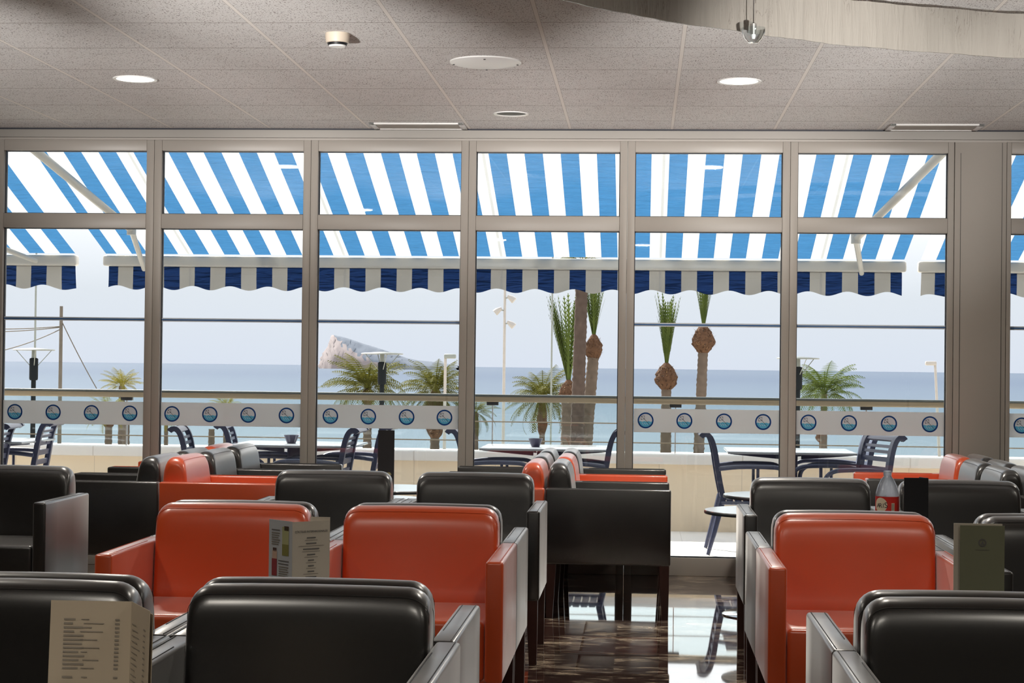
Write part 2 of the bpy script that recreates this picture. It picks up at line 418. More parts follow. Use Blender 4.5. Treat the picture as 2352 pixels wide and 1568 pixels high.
# window bays
opens = [(-5.79, -4.92), (-4.83, -3.962), (-3.872, -2.992), (-2.898, -2.034), (-1.945, -1.083), (-.994, -.138), (-.048, .819), (.908, 1.779), (2.144, 3.01), (3.10, 3.97), (4.06, 4.93)]
emb_px = {2: (34, 122, 210, 298), 3: (395, 482, 570, 658), 4: (759, 846, 934, 1021), 6: (1483, 1572, 1663, 1753), 7: (1857, 1950, 2042, 2136), 8: (2347,)}
ZT, ZT2, ZM1, ZM0, ZB = 2.565, 2.499, 2.118, 2.030, .108
emb_mesh = None
def emblem_bm():
    mb = MB(); r0, r1 = .0385, .0475; n = 32
    ring = [[Vector((r*math.cos(2*PI*q/n), 0, r*math.sin(2*PI*q/n))) for q in range(n)] for r in (r0, r1)]
    mb.grid(ring, M_eblue, closed_v=True)
    y = -.0002
    top = [Vector((r0*math.cos(a), y, r0*math.sin(a))) for a in [PI*-.05+PI*1.1*k/16 for k in range(17)]]
    wav = [Vector((-r0*.985+2*.985*r0*k/12, y, -.006+.0022*math.sin(k*1.6))) for k in range(13)]
    mb.poly(top+wav[::1][:], M_ewhite)
    bot = [Vector((r0*math.cos(a), y, r0*math.sin(a))) for a in [PI*1.05+PI*.9*k/16 for k in range(17)]]
    mb.poly(bot+wav[::-1], M_esea)
    def stroke(p, q, w, mat, yy=-.0006):
        p = Vector((p[0], 0, p[1])); q = Vector((q[0], 0, q[1])); d = (q-p).normalized(); nn = Vector((-d.z, 0, d.x))*w/2
        mb.poly([Vector((a.x, yy, a.z)) for a in (p+nn, q+nn, q-nn, p-nn)], mat)
    stroke((-.026, .026), (.026, -.026), .0022, M_eink)
    for a in range(6):
        t0, t1 = PI*.30+a*PI*.16, PI*.30+(a+1)*PI*.16
        c = (-.013, .013); rr = .0145
        stroke((c[0]+rr*math.cos(t0), c[1]+rr*math.sin(t0)), (c[0]+rr*math.cos(t1), c[1]+rr*math.sin(t1)), .0022, M_eink)
    stroke((-.030, .006), (-.005, .008), .0018, M_eink); stroke((-.008, .028), (-.006, .006), .0018, M_eink)
    for k in range(4): stroke((-.022+.013*k, -.012-.002*k), (-.012+.013*k, -.026+.001*k), .0022, M_ewhite, -.0004)
    return mb
for i, (a, b_) in enumerate(opens):
    aL = (opens[i-1][1]+a)/2 if i > 0 else a-.045
    bR = (b_+opens[i+1][0])/2 if i < len(opens)-1 else b_+.045
    if i == 7: bR = 1.815
    if i == 8: aL = 2.117
    w = bpy.data.objects.new('window_%d' % (i+1), None); COL.objects.link(w); w.location = ((a+b_)/2, FY, 0); w['kind'] = 'structure'
    cx = (a+b_)/2
    mb = MB(); g = .0006
    mb.box(aL-cx+g, a-cx, 0, .075, 0, ZT, bev=.003); mb.box(b_-cx, bR-cx-g, 0, .075, 0, ZT, bev=.003)
    mb.box(a-cx, b_-cx, .001, .075, ZT2, ZT, bev=.003); mb.box(a-cx, b_-cx, .001, .075, ZM0, ZM1, bev=.004)
    mb.box(a-cx, b_-cx, .001, .075, 0, ZB, bev=.004)
    mb.box(a-cx, b_-cx, .012, .075, ZB-.02, ZB+.0, bev=0)
    mb.build('window_frame', M_alu, w)
    mb = MB(); q = .0045
    for (z0, z1) in ((ZM1, ZT2), (ZB, ZM0)):
        mb.box(a-cx, a-cx+q, .03, .055, z0, z1); mb.box(b_-cx-q, b_-cx, .03, .055, z0, z1)
        mb.box(a-cx, b_-cx, .03, .055, z1-q, z1); mb.box(a-cx, b_-cx, .03, .055, z0, z0+q)
    mb.build('gasket', M_gasket, w, smooth=False)
    MB().box(a-cx+.004, b_-cx-.004, .040, .046, ZM1+.004, ZT2-.004).build('window_pane', M_glass, w, smooth=False)
    MB().box(a-cx+.004, b_-cx-.004, .040, .046, ZB+.004, ZM0-.004).build('window_pane', M_glass, w, smooth=False)
    if i != 5:
        mb = MB(); mb.box(a-cx+.004, b_-cx-.004, .032, .039, 1.476, 1.484, M_bar)
        mb.box(a-cx+.004, b_-cx-.004, .034, .039, 1.484, 1.491, M_barlight); mb.box(a-cx+.004, b_-cx-.004, .034, .039, 1.469, 1.476, M_barlight)
        mb.build('glazing_bar', None, w, smooth=False)
        fb = MB().box(a-cx+.006, b_-cx-.006, .0375, .0395, .842, .982).build('frosted_band', M_film, w, smooth=False)
        xs = [XatY(p, FY+.037, 950) for p in emb_px[i]] if i in emb_px else [a+(b_-a)*(k+.35)/4 for k in range(4)]
        if i == 8: xs = [xs[0]+.235*k for k in range(4) if xs[0]+.235*k < b_-.05]
        for xx in xs:
            if emb_mesh is None:
                e = emblem_bm().build('emblem', None, fb, smooth=False); emb_mesh = e.data
            else:
                e = bpy.data.objects.new('emblem', emb_mesh); COL.objects.link(e); e.parent = fb
            e.location = (xx-cx, .0365, .912)
# column panel on the right
mb = MB(); mb.box(1.817, 2.115, FY-.006, FY+.12, 0, ZT-.001, bev=.002)
mb.box(1.843, 1.8455, FY-.0135, FY-.011, 0, ZT, M_gasket) if False else None
struct('trim_2', mb, M_alu)
struct('trim_3', MB().box(1.850, 1.8525, FY-.0075, FY-.0055, 0, 2.50), M_seam, smooth=False)
struct('trim_4', MB().box(2.088, 2.0905, FY-.0075, FY-.0055, 0, 2.56), M_seam, smooth=False)
for s, (a, b_) in enumerate(((X0, -5.836), (4.976, X1))):
    struct('wall_front_%s' % ('left', 'right')[s], MB().box(a, b_, FY, 11.12, -.12, 2.56), M_room, smooth=False)

# ------------------------------------------------------------------ terrace outside
struct('terrace_floor', MB().box(-9, 9, 10.992, 14.15, -.15, -.004), M_terr, smooth=False)
mb = MB(); mb.box(-9, 9, 13.9, 14.12, -.004, .50, M_wallst); mb.box(-9, 9, 13.85, 14.16, .50, .575, M_cap_st, bev=.01)
par = mb.build('terrace_parapet', None); par['kind'] = 'structure'
struct('back_street_ground', MB().box(-40, 40, -60, YB-.16, -.2, -.05), M_ground, smooth=False)
rail = thing('terrace_railing', 'champagne metal handrail with clear glass panels and thin wires above the cream parapet', 'railing', (0, 14.0, 0))
mb = MB(); mb.box(-9, 9, -.03, .03, .950, .992, M_rail, bev=.006); mb.box(-9, 9, -.034, .034, .992, 1.008, M_disc, bev=.004)
mb.build('handrail', None, rail)
joints = [XatY(u, 14.0) for u in (292, 712, 1132, 1552, 1990)]
joints = [joints[0]-1.42*2, joints[0]-1.42]+joints+[joints[-1]+1.45]
for k in range(len(joints)-1):
    MB().box(joints[k]+.006, joints[k+1]-.006, -.005, .005, .576, .95).build('glass_panel', M_rglass, rail, smooth=False)
for xx in joints:
    MB().box(xx-.045, xx+.045, -.022, .022, .925, .952, bev=.003).build('clamp', M_blackp, rail)
    MB().box(xx-.004, xx+.004, -.007, .007, .576, .93).build('joint_strip', M_steel, rail, smooth=False)
for z in (.80, .655):
    MB().tube([(-9, -.02, z), (9, -.02, z)], .005, n=6).build('wire', M_rail, rail)

# ------------------------------------------------------------------ awnings
AS = .352; AY0, AZ0, AYF = 11.06, 2.875, 13.46
def fabZ(y): return AZ0-AS*(y-AY0)
def at_fab(u, v, off):
    r = ray(u, v)   # H+r.z t = AZ0-AS*(r.y t-AY0)-off
    t = (AZ0+AS*AY0-off-H)/(r.z+AS*r.y); return Vector((r.x*t, r.y*t, H+r.z*t))
def awning(x0, x1, mf, mv, label, arms, flare=(), phase=-1.001):
    t = thing('awning', label, 'awning', ((x0+x1)/2, 11.06, 0), 0, 'striped awnings over the terrace')
    cx = (x0+x1)/2
    def put(mb, name, mat, par=t, **k):
        o = mb.build(name, mat, par, loc=(-cx, -11.06, 0), **k); return o
    mb = MB(); nx = max(2, int((x1-x0)/.0389)); ny = 110; rnd = random.Random(5); ph = [rnd.uniform(0, 6.28) for _ in range(200)]
    rows = []
    for q in range(ny+1):
        y = AY0+(AYF-AY0)*q/ny; sag = -.018*math.sin(PI*q/ny)
        rr = []
        for k in range(nx+1):
            x = x0+(x1-x0)*k/nx; si = int((x+20)/.2335); fr_ = (((x-phase)/.2335) % 1.0)
            amp = .0095*math.sin(PI*min(1, fr_/.508)) if fr_ < .508 else 0
            amp *= max(0, min(1, min(x-x0, x1-x)/.25))*max(0, min(1, (13.0-y)/.4))*(.6+.4*math.sin(y*5+ph[si]))
            rr.append(Vector((x, y, fabZ(y)+sag+amp*math.sin(2*PI*y/.105+ph[si]+3*(fr_-.25)+.9*math.sin(y*7+ph[si+1])))))
        rows.append(rr)
    mb.grid(rows, mf); put(mb, 'canopy', None, angle=80)
    zb = fabZ(AYF)
    mb = MB(); mb.box(x0-.02, x1+.015, AYF-.02, AYF+.06, zb-.092, zb-.012, bev=.016, seg=3); put(mb, 'front_bar', M_whitemetal)
    mb = MB(); mb.box(x0-.02, x1+.02, 11.125, 11.2, 2.83, 2.93, bev=.01); put(mb, 'cassette', M_whitemetal)
    mb = MB(); rows = []; nx2 = int((x1-x0)/.02)
    for q in range(6):
        rr = []
        for k in range(nx2+1):
            x = x0+.01+(x1-x0-.02)*k/nx2
            low = zb-.092-.158-.016*math.cos(2*PI*(x+.93)/.285)
            f = q/5.0; z = (zb-.09)*(1-f)+low*f
            y = AYF+.045+.008*math.sin(x*9+f*2)*f
            xo = 0
            for (xf, s) in flare:
                d_ = abs(x-xf)
                if d_ < .14: y += s*.05*f*(1-d_/.14); z -= .02*f*(1-d_/.14); xo += (.0 if x > xf else .0)
            rr.append(Vector((x, y, z)))
        rows.append(rr)
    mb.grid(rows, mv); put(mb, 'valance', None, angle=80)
    for pts in arms:
        sh, el, fr = pts
        ar = put(MB().tube([sh, el], [.032, .026], n=10), 'arm', M_whitemetal)
        put(MB().tube([el, fr], [.022, .018], n=10), 'forearm', M_whitemetal)
        mb = MB(); mb.lathe([(.034, el.z-.035), (.034, el.z+.03)], el.x, el.y, n=12); put(mb, 'elbow_joint', M_whitemetal)
        mb = MB(); mb.box(sh.x-.05, sh.x+.05, 11.12, 11.2, sh.z-.06, sh.z+.03, bev=.01); put(mb, 'shoulder_bracket', M_whitemetal)
    return t
def shoulder(u1, v1, u2, v2, off=.09):
    p = at_fab(u1, v1, off); q = at_fab(u2, v2, off); d = p-q; k = (11.2-q.y)/d.y; return q+d*k
elL = at_fab(302, 528, .09); elR = at_fab(1966, 548, .09)
frL = atY(331, 618, 13.40); frR = atY(1979, 628, 13.40)
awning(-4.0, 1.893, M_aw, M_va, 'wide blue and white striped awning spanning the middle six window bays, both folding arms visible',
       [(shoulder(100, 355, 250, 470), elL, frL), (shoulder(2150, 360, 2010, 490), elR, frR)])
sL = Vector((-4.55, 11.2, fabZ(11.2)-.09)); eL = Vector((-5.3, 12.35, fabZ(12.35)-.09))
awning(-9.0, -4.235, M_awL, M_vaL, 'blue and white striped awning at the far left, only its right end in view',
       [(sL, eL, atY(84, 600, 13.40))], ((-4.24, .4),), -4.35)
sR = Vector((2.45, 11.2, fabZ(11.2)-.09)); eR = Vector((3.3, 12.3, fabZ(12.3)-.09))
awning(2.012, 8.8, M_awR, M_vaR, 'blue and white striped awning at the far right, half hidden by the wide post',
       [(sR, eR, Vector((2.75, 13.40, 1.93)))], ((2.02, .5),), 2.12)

# ================================================================== CEILING THINGS
def disc_at(x, y): return (x, y, CEIL)
def downlight(x, y, lit, label, power=0, r=.098):
    t = thing('downlight', label, 'ceiling light', disc_at(x, y), 0, 'recessed ceiling downlights')
    mb = MB(); n = 32
    mb.lathe([(r+.012, -.0005), (r+.010, -.006), (r-.004, -.004), (r-.006, -.0005)], n=n, cap=False); mb.build('trim_ring', M_white, t)
    if lit:
        MB().lathe([(r-.004, -.0030), (.001, -.0034)], n=n).build('diffuser', M_lit, t)
        ld = bpy.data.lights.new('downlight_lamp', 'AREA'); ld.shape = 'DISK'; ld.size = r*1.8; ld.energy = power; ld.color = (1, .93, .82)
        lo = bpy.data.objects.new('lamp', ld); COL.objects.link(lo); lo.parent = t; lo.location = (0, 0, -.012)
    else:
        MB().lathe([(r-.004, -.0008), (r*.8, -.002), (.001, -.002)], n=n).build('reflector_cup', M_seam, t)
    return t
downlight(-2.53, 8.97, True, 'lit round downlight above the left windows', 26)
downlight(.462, 9.03, True, 'lit round downlight in the ceiling right of the middle', 40)
downlight(-.74, 10.2, False, 'unlit dark recessed downlight close to the windows', r=.088)
sp_ = thing('ceiling_speaker', 'round white domed ceiling speaker plate with small screws', 'speaker', disc_at(-.735, 8.46))
MB().lathe([(.166, -.0005), (.166, -.006), (.15, -.012), (.09, -.021), (.001, -.024)], n=48).build('cover', M_white, sp_)
for k in range(4):
    a = k*PI/2+.05; MB().lathe([(.005, -.014), (.005, -.0165)], .148*math.cos(a), .148*math.sin(a), n=8).build('screw', M_seam, sp_)
sd = thing('smoke_detector', 'small cream smoke detector with black vent ring and white tip on the ceiling', 'smoke detector', disc_at(-1.308, 7.74))
MB().lathe([(.052, -.0005), (.052, -.022), (.049, -.040), (.046, -.042)], n=32).build('base', M_cream, sd)
MB().lathe([(.044, -.042), (.040, -.052)], n=32).build('vent_ring', M_blackp, sd)
MB().lathe([(.037, -.052), (.034, -.058), (.001, -.060)], n=32).build('tip', M_white, sd)
for (xa, xb, lb) in ((-1.60, -1.045, 'long white framed air vent in the ceiling left of the middle'), (1.405, 1.935, 'long white framed air vent in the ceiling above the wide right post')):
    w2 = (xb-xa)/2
    t = thing('air_vent', lb, 'air vent', ((xa+xb)/2, 10.72, CEIL), 0, 'ceiling air vents')
    mb = MB(); y0, y1, f_ = -.135, .135, .034
    mb.box(-w2, w2, y0, y0+f_, -.010, 0, bev=.003); mb.box(-w2, w2, y1-f_, y1, -.010, 0, bev=.003)
    mb.box(-w2, -w2+f_, y0, y1, -.010, 0, bev=.003); mb.box(w2-f_, w2, y0, y1, -.010, 0, bev=.003); mb.build('frame', M_white, t)
    mb = MB()
    for k in range(9): mb.box(-w2+f_, w2-f_, y0+f_+.006+k*.022, y0+f_+.016+k*.022, -.007, -.001)
    mb.build('grille', M_vent, t, smooth=False)
    MB().box(-w2+f_, w2-f_, y0+f_, y1-f_, -.002, -.0005).build('backing', M_seam, t, smooth=False)
# ribbon pendant
rb_t = thing('ribbon_lampshade', 'long curving cream resin ribbon lampshade hung just below the ceiling at upper right', 'lampshade', (.6, 6.6, CEIL))
ctrl = [(-.20, 4.35), (-.75, 4.9), (-.62, 5.6), (-.29, 6.03), (.03, 6.38), (.39, 6.66), (.70, 6.88), (1.02, 7.03), (1.46, 7.19), (2.0, 7.22), (2.5, 6.95), (2.8, 6.4)]
def catmull(P, n=8):
    o = []
    for i in range(len(P)-1):
        p0 = P[max(i-1, 0)]; p1 = P[i]; p2 = P[i+1]; p3 = P[min(i+2, len(P)-1)]
        for k in range(n):
            t = k/n
            o.append(tuple(.5*((2*p1[j])+(-p0[j]+p2[j])*t+(2*p0[j]-5*p1[j]+4*p2[j]-p3[j])*t*t+(-p0[j]+3*p1[j]-3*p2[j]+p3[j])*t**3) for j in range(len(p1))))
    o.append(tuple(P[-1])); return o
path = catmull(ctrl, 14)
mb = MB(); rows = []
for k, (x, y) in enumerate(path):
    a = Vector(path[max(k-1, 0)]); b2 = Vector(path[min(k+1, len(path)-1)]); d_ = (b2-a).normalized(); nn = Vector((-d_.y, d_.x))
    rr = []
    for (o_, z) in ((-.004, 2.434), (-.004, 2.50), (-.004, 2.56), (-.004, 2.605), (.004, 2.605), (.004, 2.56), (.004, 2.50), (.004, 2.434)):
        wz = .003*math.sin(k*1.7+z*30)
        rr.append(Vector((x+nn.x*(o_+wz)-.6, y+nn.y*(o_+wz)-6.6, z-CEIL+.0015*math.sin(k*.5))))
    rows.append(rr)
V = mb.grid(rows, None, closed_v=True); mb.cap(V[0]); mb.cap(V[-1]); mb.build('ribbon', M_rib, rb_t, angle=60)
for k in (20, 44, 66, 90, 112, 140):
    x, y = path[k]; MB().tube([(x-.6, y-6.6, -.03), (x-.6, y-6.6, 0)], .0015, n=6).build('hanger_wire', M_chrome, rb_t)
lp = thing('glass_spot_lamp', 'small clear glass spot lamp hanging under the resin ribbon', 'lamp', (.385, 6.56, 2.40))
mb = MB(); mb.lathe([(.044, .035), (.041, .018), (.031, -.004), (.018, -.017), (.002, -.019)], n=24, cap=False); mb.build('glass_shade', M_gcap, lp)
MB().lathe([(.010, .012), (.012, .040), (.012, .05)], n=12).build('socket', M_steel, lp)
MB().tube([(0, 0, .05), (0, 0, CEIL-2.40)], .002, n=6).build('cord', M_chrome, lp)
MB().lathe([(.006, -.004), (.009, .006), (.008, .012)], n=12).build('bulb', M_white, lp)

# ================================================================== ARMCHAIRS
CW, CD, AH, BT_, CB = .628, .61, .630, .752, .262
AT = .055
def make_chair(name, label, mat, seam):
    t = thing(name, label, 'armchair')
    hd = CD/2
    # armrest panels
    for s in (-1, 1):
        xa, xb = (-CW/2, -CW/2+AT) if s < 0 else (CW/2-AT, CW/2)
        mb = MB(); mb.box(xa, xb, -hd, hd, CB, AH, bev=.009, seg=3)
        bmesh.ops.bisect_plane(mb.bm, geom=mb.bm.verts[:]+mb.bm.edges[:]+mb.bm.faces[:], plane_co=(0, .06, 0), plane_no=(0, 1, 0))
        bmesh.ops.bisect_plane(mb.bm, geom=mb.bm.verts[:]+mb.bm.edges[:]+mb.bm.faces[:], plane_co=(0, -.14, 0), plane_no=(0, 1, 0))
        arm = mb.build('armrest', mat, t)
        xs = xb-.011 if s > 0 else xa+.011
        MB().tube([(xs, -hd+.012, AH+.0004), (xs, 0, AH+.0004), (xs, hd-.012, AH+.0004)], .0013, n=5).build('seam', seam, arm)
        MB().tube([(xs-s*.033, -hd+.012, AH+.0004), (xs-s*.033, hd-.16, AH+.0004)], .0011, n=5).build('seam', seam, arm)
    # backrest: profile (y from rear, z)
    w = CW-2*AT-.004
    prof = [(hd-.004, CB), (hd-.002, .45), (hd-.002, .60), (hd-.004, .665), (hd-.012, .712), (hd-.028, .741), (hd-.052, .750), (hd-.080, .747), (hd-.100, .734), (hd-.114, .708), (hd-.122, .665), (hd-.128, .61), (hd-.140, .50), (hd-.150, .43), (hd-.150, CB)]
    prof = [(y, z) for y, z in prof]
    prof2 = catmull(prof, 3)
    mb = MB(); rows = []; r = .050; z0 = .52
    offs = [0, .004, .010, .018, .028, .040, .050]
    xs = [-w/2+o for o in offs]+[-w/4, 0, w/4]+[w/2-o for o in offs[::-1]]
    yc = hd-.070
    for x in xs:
        e = w/2-abs(x)
        drop = 0 if e >= r else r-math.sqrt(max(0, r*r-(r-e)**2))
        drop *= .9
        inset = 0 if e > .016 else .016-math.sqrt(max(0, .016**2-(.016-e)**2))
        crown = .004*(1-(2*x/w)**2)
        rr = []
        for (y, z) in prof2:
            if z > z0: z = z0+(z-z0)*((BT_-drop+crown-z0)/(BT_-z0))
            y = yc+(y-yc)*(1-inset/.07)
            rr.append(Vector((x, y, z)))
        rows.append(rr)
    V = mb.grid(rows, None, closed_v=True); mb.cap(V[0]); mb.cap(V[-1])
    bk = mb.build('backrest', mat, t, angle=60)
    for (yy) in (.0200, .102):
        pts = []
        for x in [-w/2+.001, -w/2+.004, -w/2+.010, -w/2+.018, -w/2+.028, -w/2+.040, -w/2+.05, -w/4, 0, w/4, w/2-.05, w/2-.04, w/2-.028, w/2-.018, w/2-.010, w/2-.004, w/2-.001]:
            e = w/2-abs(x); drop = 0 if e >= r else r-math.sqrt(max(0, r*r-(r-e)**2)); drop *= .9
            zt = (.729 if yy < .1 else .7335)
            z = z0+(zt-z0)*((BT_-drop+.004*(1-(2*x/w)**2)-z0)/(BT_-z0))
            pts.append((x, hd-yy, z))
        pts = [(-w/2-.0005, hd-yy, .60)]+pts+[(w/2+.0005, hd-yy, .60)]
        MB().tube(pts, .0007, n=5).build('seam', seam, bk)
    # seat
    mb = MB(); mb.box(-w/2, w/2, -hd+.004, hd-.152, CB+.002, .448, bev=.016, seg=4)
    mb.build('seat', mat, t)
    for sx in (-1, 1):
        for sy in (-1, 1):
            x = sx*(CW/2-.030); y = sy*(hd-.030)
            mb = MB(); a, b_ = .024, .0155
            top = [Vector((x+p*a, y+q*a, CB)) for p, q in ((-1, -1), (1, -1), (1, 1), (-1, 1))]
            xo = x+sx*.006; yo = y+sy*.006
            bot = [Vector((xo+p*b_, yo+q*b_, 0)) for p, q in ((-1, -1), (1, -1), (1, 1), (-1, 1))]
            V = mb.grid([bot, top], None, closed_v=True); mb.cap(V[0]); mb.cap(V[1])
            mb.build('leg', M_legwood, t, smooth=False)
    return t
protos = {}
def chair(col, x, y, rz, label, group):
    if col not in protos:
        protos[col] = make_chair('armchair', label, M_orange if col == 'o' else M_black, M_seam_o if col == 'o' else M_seam)
        t = protos[col]; t.location = (x, y, 0); t.rotation_euler = (0, 0, rz); t['group'] = group; return t
    return dup(protos[col], (x, y, 0), rz, label, group)
GR = 'low leather tub armchairs of the lounge'
N1 = 3.925-.002-CD/2; N2 = 3.925+.002+CD/2
chair('k', -1.322, N1, 0, 'black leather armchair at bottom left, behind the kraft menu card, facing the camera', GR)
chair('k', -.693, N1, 0, 'black leather armchair at bottom centre, large dark back in front of the cocktail menu', GR)
chair('k', .722, N1, 0, 'black leather armchair in the bottom right corner, nearest the camera', GR)
chair('k', -1.334, N2, PI, 'black leather armchair back to back behind the bottom left one, facing the windows', GR)
chair('k', -.705, N2, PI, 'black leather armchair back to back behind the bottom centre one, facing the windows', GR)
chair('k', .722, N2, PI, 'black leather armchair back to back behind the bottom right one, pale left arm in view', GR)
R1 = 6.150-.002-CD/2; R2 = 6.150+.002+CD/2
chair('o', -1.355, R1, 0, 'orange leather armchair left of the cocktail menu card, facing the camera', GR)
chair('o', -.723, R1, 0, 'orange leather armchair right of the cocktail menu card, facing the camera', GR)
chair('o', .700, R1, 0, 'orange leather armchair on the right, left of the olive menu, facing the camera', GR)
chair('k', 1.366, R1, 0, 'black leather armchair at right edge behind the olive menu, facing the camera', GR)
for x, w_ in ((-1.355, 'orange armchair left of the cocktail menu'), (-.723, 'orange armchair right of the cocktail menu'), (.700, 'orange armchair on the right'), (1.366, 'black armchair at the right edge')):
    chair('k', x, R2, PI, 'black leather armchair facing the windows, backed against the '+w_, GR)
R3 = 8.13-CD/2
chair('k', -2.79, R3, 0, 'black leather armchair at the left edge, mid room, bluish sheen on its side', GR)
chair('k', -1.351, R3, 0, 'black leather armchair behind the left orange armchair, facing the camera', GR)
chair('k', -.722, R3, 0, 'black leather armchair behind the middle orange armchair, beside the side-on chairs', GR)
chair('k', .737, R3, 0, 'black leather armchair behind the right orange armchair, left of the water bottle', GR)
chair('k', 1.374, R3, 0, 'black leather armchair behind the black menu stand and water bottle', GR)
YC = (9.258, 9.888, 10.518)
def column_(xj, cols, gname, words):
    for side, cl in zip((-1, 1), cols):
        for k, c in enumerate(cl):
            if c is None: continue
            nm = 'orange' if c == 'o' else 'black'
            pos = ('nearest the camera', 'middle of three', 'closest to the windows')[k]
            dirn = 'facing left' if side < 0 else 'facing right'
            chair(c, xj+side*(CD/2+.003), YC[k], -PI/2 if side < 0 else PI/2, '%s leather armchair %s in the %s block, %s' % (nm, dirn, words, pos), gname)
column_(-.462, ('okk', 'kok'), GR, 'middle side-on')
column_(-2.378, ('kko', 'okk'), GR, 'left side-on')
column_(1.850, ('kko', 'kkk'), GR, 'right side-on')

# ================================================================== TABLES INSIDE
def make_table():
    t = thing('round_table', '', 'table')
    mb = MB(); mb.lathe([(.318, .502), (.320, .506), (.320, .512), (.318, .516)], n=48, mat=M_darkedge)
    mb.lathe([(.318, .5162), (.317, .520)], n=48, mat=M_inttop); mb.build('table_top', None, t)
    MB().lathe([(.028, .018), (.026, .03), (.026, .48), (.07, .502)], n=20).build('pedestal', M_chrome, t)
    MB().lathe([(.225, 0), (.226, .006), (.215, .011), (.04, .018)], n=40).build('base', M_chrome, t)
    return t
tabs = [(.64, 9.22, 'round white low table right of the middle side-on chairs, nearer one'), (.785, 10.38, 'round white low table near the windows, right of the middle side-on chairs'),
        (-1.42, 10.45, 'round white low table close to the windows under the tall black menu'), (-1.42, 9.55, 'round white low table between the left and middle side-on chairs'),
        (1.01, 7.14, 'round white low table carrying the water bottle and black menu'), (-1.04, 7.14, 'round white low table behind the two orange armchairs'),
        (-.90, 5.03, 'round white low table carrying the cocktail menu card'), (.92, 5.03, 'round white low table carrying the olive menu'), (-.93, 2.95, 'round white low table carrying the kraft menu card at bottom left')]
tp = None
for x, y, lb in tabs:
    if tp is None:
        tp = make_table(); tp.location = (x, y, 0); tp['label'] = lb; tp['group'] = 'round low tables'
    else: dup(tp, (x, y, 0), 0, lb, 'round low tables')
TZ = .5202
# ------------------------------------------------------------------ menus
def panel(mb, p, q, z0, z1, th, mat, lean=(0, 0)):
    """upright sheet between ground points p,q with thickness th"""
    p = Vector(p); q = Vector(q); d = (q-p).normalized(); n = Vector((d.y, -d.x))*th/2
    c = [p+n, q+n, q-n, p-n]
    bot = [Vector((a.x, a.y, z0)) for a in c]; top = [Vector((a.x+lean[0], a.y+lean[1], z1)) for a in c]
    V = mb.grid([bot, top], mat, closed_v=True); mb.cap(V[0], mat); mb.cap(V[1], mat)
def line_on(mb, p, q, a0, a1, z, h, mat, off=.0012, lean=(0, 0), z1=1.0):
    """a printed stroke on panel p-q from fraction a0 to a1 at height z"""
    p = Vector(p); q = Vector(q); d = (q-p); u = d.normalized(); n = Vector((u.y, -u.x))*off
    A = p+d*a0+n; B = p+d*a1+n
    l0 = Vector(lean)*(z/z1); l1 = Vector(lean)*((z+h)/z1)
    mb.poly([Vector((A.x+l0.x, A.y+l0.y, z)), Vector((B.x+l0.x, B.y+l0.y, z)), Vector((B.x+l1.x, B.y+l1.y, z+h)), Vector((A.x+l1.x, A.y+l1.y, z+h))], mat)
# cocktail menu
mc = thing('cocktail_menu', 'folded cocktail menu card with drink pictures standing between the two orange armchairs', 'menu card', (-.90, 4.80, TZ))
P0 = (XatY(622, 4.85)+.90, .055); P1 = (XatY(676, 4.78)+.90, -.02); P2 = (XatY(762, 4.86)+.90, .055)
MH = .286
mb = MB(); panel(mb, P0, P1, 0, MH, .0008, M_paperb); lp_ = mb.build('picture_panel', None, mc, smooth=False)
mb = MB(); panel(mb, P1, P2, 0, MH-.001, .0008, M_paper); rp_ = mb.build('list_panel', None, mc, smooth=False)
P3 = (P1[0]+.032, P1[1]+.085)
mb = MB(); panel(mb, P3, (P2[0]-.0005, P2[1]+.008), 0, MH+.007, .0008, M_paper); mb.build('back_panel', None, mc, smooth=False)
mb = MB()
def rect(z, h, a0, a1, mat): line_on(mb, P0, P1, a0, a1, z, h, mat)
T = MH
rect(T-.062, .046, .58, .86, M_yg); rect(T-.092, .030, .58, .86, M_og); rect(T-.026, .012, .66, .86, M_brp)
rect(T-.148, .045, .14, .36, M_redp); rect(T-.103, .022, .16, .36, M_peach); rect(T-.084, .010, .18, .34, M_brp)
rect(T-.192, .034, .55, .86, M_orp); rect(T-.160, .006, .6, .8, M_peach)
mb.build('drink_picture', None, lp_, smooth=False)
mb = MB()
for k, (z, a0, a1, m_) in enumerate([(.028, .12, .48, M_ink)]+[(.036+.006*j, .12, .48-.03*(j % 3), M_inkl) for j in range(6)]+[(.108, .42, .88, M_ink), (.116, .42, .86, M_ink)]+[(.124+.006*j, .44, .86-.04*(j % 2), M_inkl) for j in range(5)]+[(.168, .14, .5, M_ink), (.176, .14, .42, M_inkl), (.183, .14, .40, M_inkl)]):
    line_on(mb, P0, P1, a0, a1, T-z, .0028, m_)
mb.build('print', None, lp_, smooth=False)
mb = MB()
for k in range(12):
    z = T-.046-k*.0148; w1 = (.12, .14, .22, .11, .08, .08, .09, .15, .21, .12, .15, .14)[k]; w2 = (.17, .34, .24, .18, .14, .13, .2, .22, .25, .22, .13, .2)[k]
    line_on(mb, P1, P2, .5-w1, .5+w1, z, .0032, M_ink); line_on(mb, P1, P2, .5-w2, .5+w2, z-.0058, .0014, M_inkl)
mb.build('print', None, rp_, smooth=False)
d_ = Vector((P2[0]-P1[0], P2[1]-P1[1])); ang = math.atan2(d_.y, d_.x); n_ = Vector((d_.y, -d_.x)).normalized()*.0014
mid = (Vector(P1)+Vector(P2))/2+n_
text_mesh('CÓCTELES INTERNACIONALES', .0072, M_inkd, rp_, 'heading', (mid.x, mid.y, T-.030), (PI/2, 0, ang))
